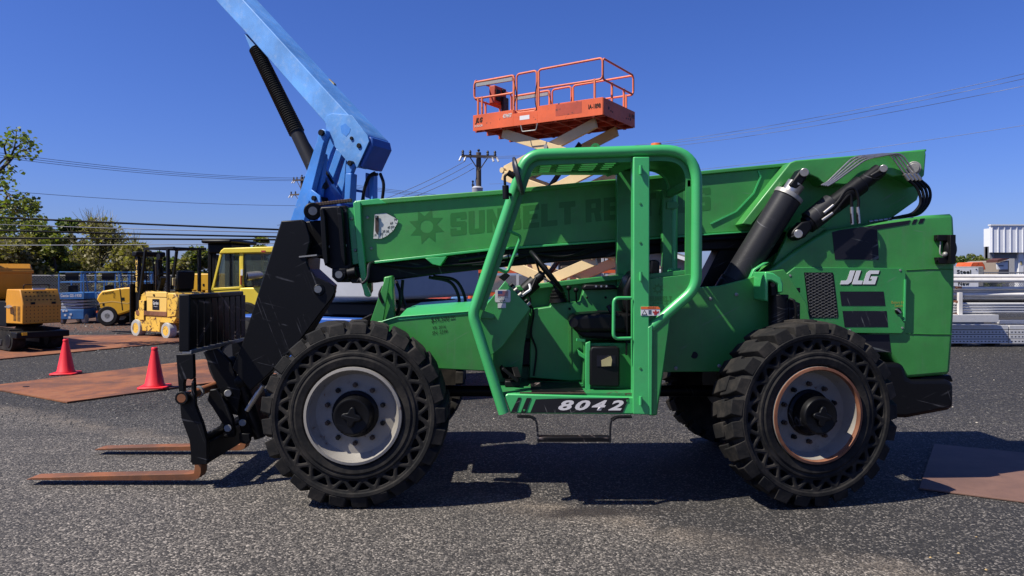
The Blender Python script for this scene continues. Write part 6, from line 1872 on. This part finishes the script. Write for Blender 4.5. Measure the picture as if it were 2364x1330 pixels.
# maple limb reaching in at the upper left: trunk stands just outside the picture
mt = P(-150, 640, 17)
MT = empty("maple_tree", (mt.x, mt.y, 0), 'maple with fresh lime leaves reaching in at the upper left edge', 'tree')
tk = MB()
loc = lambda px, py, dy=0.0: P(px, py, 17 + dy) - Vector((mt.x, mt.y, 0))
tk.tube([(0, 0, 0), (0.05, 0, 2), loc(-120, 520), loc(-90, 400), loc(-80, 300)], 0, 10, rs=[.2, .17, .13, .08, .03])
rg = random.Random(5)
tips = []
for pts, r0 in (([(-110, 480), (-40, 410), (0, 392), (18, 372), (32, 345), (38, 305)], .06), ([(0, 392), (20, 375), (45, 350), (70, 345)], .03), ([(-20, 400), (5, 372), (25, 360), (60, 362)], .025),
                ([(18, 372), (10, 340), (15, 325)], .02), ([(-115, 510), (-30, 490), (8, 476), (20, 470), (50, 482), (74, 470)], .05), ([(-60, 470), (0, 440), (22, 455), (20, 474)], .03), ([(8, 476), (20, 450), (45, 460), (60, 455)], .02), ([(-40, 415), (-10, 400), (8, 398), (24, 392)], .02), ([(20, 474), (35, 484), (42, 488)], .012), ([(-60, 440), (-10, 420), (6, 412)], .03), ([(32, 345), (50, 332), (70, 328)], .015), ([(38, 320), (45, 318)], .01), ([(-30, 460), (2, 430), (14, 432)], .02)):
    q = spl([loc(x, y, rg.uniform(-.3, .3)) for x, y in pts], 5)
    tk.tube(q, 0, 6, rs=[r0 * (1 - i / len(q)) + .006 for i in range(len(q))])
    for i in range(len(q) // 2, len(q), 2): tips.append(q[i])
    tips += [q[-1]] * 3
tk.build("trunk", M['bark'], MT, local=True, smooth=60, weld=False)
vs, fs = [], []
for i in range(620):
    c = tips[rg.randrange(len(tips))]
    q = c + Vector((rg.gauss(0, .075), rg.gauss(0, .14), rg.gauss(0, .055) + .03))
    u = Vector((rg.uniform(-1, 1), rg.uniform(-1, 1), rg.uniform(-.5, .5))).normalized()
    v = Matrix.Rotation(rg.uniform(0, 6.28), 3, u) @ u.orthogonal().normalized()
    s_ = rg.uniform(.03, .065); b = len(vs)
    vs += [q - u * s_, q - u * s_ * .3 + v * s_ * .8, q + u * s_, q - u * s_ * .3 - v * s_ * .8]
    fs.append((b, b + 1, b + 2, b + 3))
me = bpy.data.meshes.new("crown"); me.from_pydata([tuple(v) for v in vs], [], fs); me.materials.append(M['leaf_lime'])
o = bpy.data.objects.new("crown", me); COL.objects.link(o); o.parent = MT

# ------------------------------------------------------------------ chain link fences
def meshmat():
    m, N, L, B = newmat("chain link wire")
    co = objco(N)
    sp = N.new("ShaderNodeSeparateXYZ"); L.new(co, sp.inputs[0])
    f = None
    for sg in (1, -1):
        s_ = math_(N, L, 'ADD', sp.outputs[0], math_(N, L, 'MULTIPLY', sp.outputs[2], sg))
        fr = math_(N, L, 'FRACT', math_(N, L, 'MULTIPLY', s_, 1 / .11))
        on = math_(N, L, 'LESS_THAN', math_(N, L, 'ABSOLUTE', math_(N, L, 'SUBTRACT', fr, .5)), .10)
        f = on if f is None else math_(N, L, 'MAXIMUM', f, on)
    B.inputs['Base Color'].default_value = (.22, .22, .21, 1)
    B.inputs['Metallic'].default_value = .5
    B.inputs['Roughness'].default_value = .5
    L.new(f, B.inputs['Alpha'])
    return m
MW = meshmat()
def fence(a, b, h, label, step=3.0):
    a, b = Vector((a.x, a.y, 0)), Vector((b.x, b.y, 0))
    d = b - a
    r = empty("chain_link_fence", a, label, 'fence', rot=math.atan2(d.y, d.x))
    L_ = d.length
    MB().add([(0, 0, .03), (L_, 0, .03), (L_, 0, h), (0, 0, h)], [(0, 1, 2, 3)]).build("wire_mesh", MW, r, local=True)
    MB().cyl((0, .03, h), (L_, .03, h), .022, n=8).build("top_rail", M['steeldull'], r, local=True)
    n = int(L_ / step)
    for i in range(n + 1):
        MB().cyl((i * L_ / n, .04, 0), (i * L_ / n, .04, h + .06), .032, n=8).build("post", M['steeldull'], r, local=True)
    return r
fence(P(-160, 640, 29.5), P(900, 640, 33), 1.68, 'chain link fence behind the blue scissor lifts under the trees')
fence(P(2190, 640, 29), P(2560, 640, 31), 1.80, 'chain link fence in front of the white canopy building')

# ------------------------------------------------------------------ pipe racks and stock on the right
PY = 17.6
def pipe(py, r, Y, x0, x1, label, m=None, grp='long metal pipes on the rack', dy=0.0, name="pipe"):
    a, b = P(x0, py, Y), P(x1, py, Y)
    b.y += dy
    t_ = MB().cyl(a, b, r, n=16)
    if name == "pipe":
        o = t_.build(name, m or M['pipe'])
    return tag(o, label, 'pipe', grp)
zrow = []
rk = empty("pipe_rack", (P(2215, 700, PY).x, PY, 0), 'low rusty steel rack carrying the long pipes at the right', 'rack')
for xx in (2214, 2520):
    px_ = P(xx, 0, PY - .12).x
    for y in (PY - .15, PY + 1.0):
        MB().box(px_ - .045, px_ + .045, y - .04, y + .04, P(0, 733, PY).z if y < PY else .0, P(0, 675, PY).z).build("rack_post", M['pipe'], rk, .005)
    MB().box(px_ - .045, px_ + .045, PY + .55, PY + .63, 0, P(0, 675, PY).z).build('rack_post', M['pipe'], rk, .005)
    for z in (P(0, 724, PY).z, P(0, 659, PY).z - .02, P(0, 694, PY).z):
        MB().box(px_ - .05, px_ + .05, PY - .15, PY + 1.0, z - .05, z).build("rack_arm", M['rust'], rk, .004)
pipe(638.5, .052, PY, 2150, 2640, 'upper front white pipe of the topmost pair on the rack')
pipe(647.5, .052, PY - .05, 2150, 2640, 'lower front white pipe of the topmost pair on the rack')
pipe(641, .052, PY + .35, 2150, 2640, 'white pipe behind the topmost pair on the rack')
for k, (py, r_, lab, m_) in enumerate(((666, .040, 'grey white pipe just under the topmost pair', 'pipe'), (672, .040, 'second pipe down in the upper shelf of the rack', 'galv'), (680, .048, 'cream pipe lying askew on the middle shelf', 'pipe'), (687, .048, 'cream pipe in front on the middle shelf', 'pipe'))):
    pipe(py, r_, PY + .06 * k, 2150, 2640, lab, M[m_], dy=-.3 if 'askew' in lab else 0)
for k, (py, lab) in enumerate(((702, 'topmost thin galvanised pipe of the lower bundle'), (708, 'second thin galvanised pipe of the lower bundle'), (714, 'third thin galvanised pipe of the lower bundle'), (720, 'lowest thin galvanised pipe of the lower bundle'))):
    pipe(py, .034, PY - .05 + .01 * k, 2150, 2640, lab, M['galv'])
pipe(695, .05, PY + .5, 2150, 2640, 'added dark bar standing for the shade behind the middle shelf', M['cylgrey'])  # dark bar added as the shadow between the shelves
b0, b1 = P(2120, 744, PY - .3), P(2306, 727, PY - .3)
tag(MB().box(b0.x, b1.x, PY - .3, PY - .02, b0.z, b1.z).build("steel_tube", M['galv'], None, .006), 'short square galvanised tube lying below the pipes', 'steel tube')
for x0, x1, lab in ((2120, 2328, 'left bundle of perforated galvanised channels near the ground'), (2330.5, 2620, 'right bundle of perforated galvanised channels near the ground')):
    Yb = PY - .1
    a, b = P(x0, 793, Yb), P(x1, 750, Yb)
    r = empty("channel_bundle", ((a.x + b.x) / 2, Yb, a.z), lab, 'channel bundle', 'bundles of perforated channels')
    for k in range(4):
        z0 = a.z + (b.z - a.z) * k / 4; z1 = z0 + (b.z - a.z) / 4 - .014
        c_ = MB().box(a.x, b.x, Yb, Yb + .5, z0, z1).build("channel", M['galv'], r, .004)
        hl = MB()
        n = int((b.x - a.x) / .085)
        for i in range(n):
            x = a.x + .04 + i * .085
            hl.box(x, x + .035, Yb - .002, Yb + .001, (z0 + z1) / 2 - .012, (z0 + z1) / 2 + .012)
        if k < 3: hl.build("slots", M['blackp'], c_, smooth=0)
bl = empty("timber_bearer", (P(2240, 795, PY).x, PY, 0), 'dark timber bearers under the channel bundles', 'timber')
for xx in (2225, 2300, 2420, 2560):
    q = P(xx, 795, PY)
    MB().box(q.x - .06, q.x + .06, PY - .05, PY + .5, .0, P(0, 793, PY - .1).z - .003).build("bearer", M['bark'], bl)
m0 = P(2306, 738, PY + .1)
tag(MB().box(m0.x + .02, m0.x + 4, PY + .1, PY + .4, P(0, 748, PY).z, P(0, 741, PY).z).build("steel_tube", M['galv'], None, .006), 'flat galvanised tube behind the short square one', 'steel tube')

# sign on the grey crates
sg = P(2208, 618, 22)
SG = empty("yard_sign", (sg.x, 22, 0), 'white yard sign with black words Steel and New Hardware behind the pipes', 'sign')
MB().box(P(2130, 0, 22).x, P(2259, 0, 22).x, 22, 22.03, P(0, 690, 22).z, P(0, 618, 22).z).build("panel", M['trim'], SG, .004)
for t_, x0, x1, y0, y1 in (("Steel", 2209, 2242, 632.5, 623), ("New", 2212, 2238, 659.5, 650), ("Hardware", 2200, 2256, 671.5, 664)):
    pxtext("lettering", t_, (x0, y0), (x1, y0), (x0, y1), 21.995, M['ink'], SG, bold=.035)
MB().cyl(P(2254, 622, 21.99), P(2254, 622, 22.0), .018).build("bolt", M['blackp'], SG)
gb_ = empty("stone_gabion", (P(2265, 0, 22.6).x, 22.6, 0), 'grey stone filled wire crate behind the white sign', 'crate')
for i in range(3):
    z0 = P(0, 660 + 0, 22.3).z
    MB().box(P(2150, 0, 22.3).x, P(2272, 0, 22.3).x, 22.3, 23.4, .02 + i * .66, .64 + i * .66).build("crate", M['gabion'], gb_, .03)
rr0 = P(2222, 612, 24)
tag(MB().xz([(rr0.x, rr0.z - .15), (rr0.x + .03, rr0.z), (rr0.x + .08, rr0.z + .08), (rr0.x + .40, rr0.z + .09), (rr0.x + .46, rr0.z), (rr0.x + .50, rr0.z - .15)], 23.6, 24.4).xz([(rr0.x + .1, 0), (rr0.x + .2, 0), (rr0.x + .2, rr0.z - .15), (rr0.x + .1, rr0.z - .15)], 23.8, 24).build("orange_hopper", M['orange'], None, .01), 'small red orange hopper top above the white sign', 'hopper')

# white canopy building
wb = P(2287, 583, 36)
WBD = empty("canopy_building", (wb.x, 36, 0), 'white ribbed metal canopy building at the right edge', 'building')
x0, x1 = P(2287, 0, 36).x, P(2700, 0, 36).x
zt2, zb2 = P(0, 521, 36).z, P(0, 583, 36).z
fa = MB().box(x0, x1, 36, 36.12, zb2, zt2).build("fascia", M['metalwall'], WBD)
MB().box(x0 - .03, x1, 35.94, 36.16, zt2, zt2 + .06).build("coping", M['trim'], WBD)
for k in range(30):
    x = x0 + .04 + k * .30
    MB().box(x, x + .045, 35.965, 36.0, zb2, zt2).build("rib", M['metalwall'], fa)
MB().box(x0 + .3, x1, 36.12, 37.0, zb2 + .3, zt2 - .1).build("roof", M['metalwall'], WBD)
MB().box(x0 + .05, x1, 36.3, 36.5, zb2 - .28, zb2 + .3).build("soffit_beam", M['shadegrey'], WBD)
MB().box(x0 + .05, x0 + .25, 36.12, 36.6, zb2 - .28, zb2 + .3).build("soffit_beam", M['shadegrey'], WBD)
cx0, cx1 = P(2350, 0, 36.2).x, P(2362, 0, 36.2).x
MB().box(cx0, cx1, 36.15, 36.45, 0, zb2).build("column", M['trim'], WBD, .01)
MB().box(cx0 + .08, cx1 - .08, 36.14, 36.15, P(0, 612, 36).z, P(0, 603, 36).z).build("notice", M['tan'], WBD)
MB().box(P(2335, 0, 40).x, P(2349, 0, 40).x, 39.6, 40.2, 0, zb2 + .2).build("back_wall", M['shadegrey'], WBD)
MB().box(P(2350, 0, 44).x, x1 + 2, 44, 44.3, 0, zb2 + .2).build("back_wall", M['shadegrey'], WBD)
# small roof behind it
so = P(2302, 600, 50)
SO = empty("open_shed", (so.x, 50, 0), 'small shed with dark red sloping roof and white sign board under the canopy', 'shed')
MB().extr([P(2303, 606, 50), P(2303, 600, 50), P(2345, 588, 50), P(2345, 594, 50)], (0, 1.2, 0)).build("roof", M['darkred'], SO)
MB().extr([P(2303, 622, 50.2), P(2301, 607, 50.2), P(2327, 604, 50.2), P(2327, 622, 50.2)], (0, .1, 0)).build("sign_board", M['trim'], SO)
MB().box(P(2310, 0, 50).x, P(2321, 0, 50).x, 50.18, 50.2, P(0, 615, 50).z, P(0, 612, 50).z).build("sign_text", M['shadegrey'], SO)
MB().extr([P(2327, 640, 50.5), P(2327, 604, 50.5), P(2345, 600, 50.5), P(2345, 640, 50.5)], (0, 5, 0)).build("wall", M['siding'], SO)

# house behind the boom, seen through the cab
ho_ = P(1500, 640, 38)
HO = empty("house", (ho_.x, 38, 0), 'tan sided house with grey shingle roof seen through the cab rear window', 'house', rot=R(-14))
def hl_(px, py): q = onplane(px, py, Vector((ho_.x, 38, 0)), Vector((math.sin(R(14)), math.cos(R(14)), 0))); u = unrot(q, Vector((ho_.x, 38, 0)), R(-14)); return (u.x, u.z)
ap = hl_(1470, 562); ea = hl_(1597, 602)
le_ = (2 * ap[0] - ea[0], ea[1])
MB().xz([(le_[0] + .3, 0), (le_[0] + .3, le_[1]), ap, (ea[0] - .3, ea[1]), (ea[0] - .3, 0)], 0, 9).build("wall", M['siding'], HO, local=True)
shm, N, L, B = newmat("grey shingles")
co = objco(N)
mp = N.new("ShaderNodeMapping"); mp.inputs['Scale'].default_value = (1, 4.0, 6); L.new(co, mp.inputs[0])
L.new(ramp(N, L, noise(N, L, mp.outputs[0], 2.2, 4, .6), [(.3, (.10, .10, .10)), (.7, (.23, .22, .21))]), B.inputs['Base Color'])
B.inputs['Roughness'].default_value = .9
for s_ in (1, -1):
    e = ea if s_ > 0 else le_
    rp = MB().extr([(ap[0], -.35, ap[1] + .02), (e[0] + s_ * .12, -.35, e[1] - .02), (e[0] + s_ * .12, -.35, e[1] + .12), (ap[0], -.35, ap[1] + .16)], (0, 9.6, 0)).build("roof", shm, HO, local=True)
    MB().extr([(ap[0], -.38, ap[1] - .10), (e[0] + s_ * .12, -.38, e[1] - .16), (e[0] + s_ * .12, -.38, e[1] + .03), (ap[0], -.38, ap[1] + .06)], (0, .035, 0)).build("rake_board", M['trim'], HO, local=True)
for k in range(14):
    MB().box(le_[0] + .25, ea[0] - .25, -.02, .0, .25 + k * .2, .27 + k * .2).build("siding_lap", M['siding'], HO, local=True)
w0, w1 = hl_(1516, 624), hl_(1556, 612)
wf = MB().box(w0[0] - .1, w0[0] + 1.0, -.06, -.02, .9, 2.0).build("window", M['trim'], HO, local=True)
MB().box(w0[0], w0[0] + .9, -.07, -.055, 1.0, 1.9).build("pane", M['cwgrey'], wf, local=True)
# flagpole
fp_ = P(1643, 560, 44)
tag(MB().cyl((fp_.x, 44, 0), (fp_.x, 44, 6.5), .05, n=8).build("flagpole", M['steeldull']), 'thin grey pole standing behind the shingled house', 'pole')

# storage racking and stock beyond the cab
RK = empty("pallet_rack", (P(1300, 0, 25).x, 25, 0), 'orange pallet racking with grey uprights seen through the cab', 'rack')
for px_ in (1195, 1279, 1400, 1060):
    x = P(px_, 0, 25).x
    MB().box(x - .04, x + .04, 24.95, 25.05, 0, 2.5).build("upright", M['galv'], RK)
    MB().box(x - .04, x + .04, 26.0, 26.1, 0, 2.5).build("upright", M['galv'], RK)
for z in (P(0, 627, 25).z, 1.05):
    for y in (24.94, 26.05):
        MB().box(P(1060, 0, 25).x, P(1420, 0, 25).x, y, y + .05, z - .05, z + .06).build("rack_beam", M['orange'], RK)
rg = random.Random(9)
x = P(1060, 0, 25).x
k = 0
for lab, w, h, m_ in (('low black crate on the left of the orange racking', 1.0, .35, 'blackp'), ('black crate in the middle of the orange racking', .9, .42, 'cylgrey'), ('dark crate stack on the right of the orange racking', 1.1, .5, 'blackp')):
    z0 = P(0, 627, 25).z + .065
    cr_ = empty("plastic_crate", (x + .3 + k * 1.55, 25.2, z0), lab, 'crate')
    MB().box(0, w, 0, .7, 0, h).build("crate_body", M[m_], cr_, .02, local=True)
    MB().box(-.03, w + .03, -.03, .73, h - .05, h + .02).build("crate_rim", M['blackp'], cr_, .01, local=True)
    k += 1
tag(MB().box(P(1296, 0, 24.6).x, P(1350, 0, 24.6).x, 24.4, 25.1, P(0, 620, 24.6).z, P(0, 614, 24.6).z).build("wooden_pallet", M['polewood'], None, .01), 'weathered wooden pallet on the orange racking', 'pallet')
for px0, py0, px1, py1, Y, m_, lab, cat in ((1080, 698, 1124, 676, 13.5, 'orange', 'small orange machine seen between the grey counterweight and the cab post', 'machine'), (1040, 712, 1078, 684, 14.2, 'genie', 'deep blue machine seen under the grey counterweight', 'machine'), (985, 716, 1036, 688, 15, 'orangedeep', 'dark red machine seen under the grey counterweight', 'machine')):
    a, b = P(px0, py0, Y), P(px1, py1, Y)
    r = empty("compact_machine", ((a.x + b.x) / 2, Y, 0), lab, cat)
    MB().box(a.x, b.x, Y, Y + 1.2, .35, b.z).build("hood", M[m_], r, .05, seg=3)
    for y in (Y + .05, Y + .9):
        for x in (a.x + .06, b.x - .06):
            MB().cyl((x, y, .2), (x, y + .2, .2), .2, n=16).build("wheel", M['rubber_side'], r)
    MB().box(a.x + .05, b.x - .05, Y + .05, Y + 1.1, .2, .36).build("frame", M['blackp'], r)
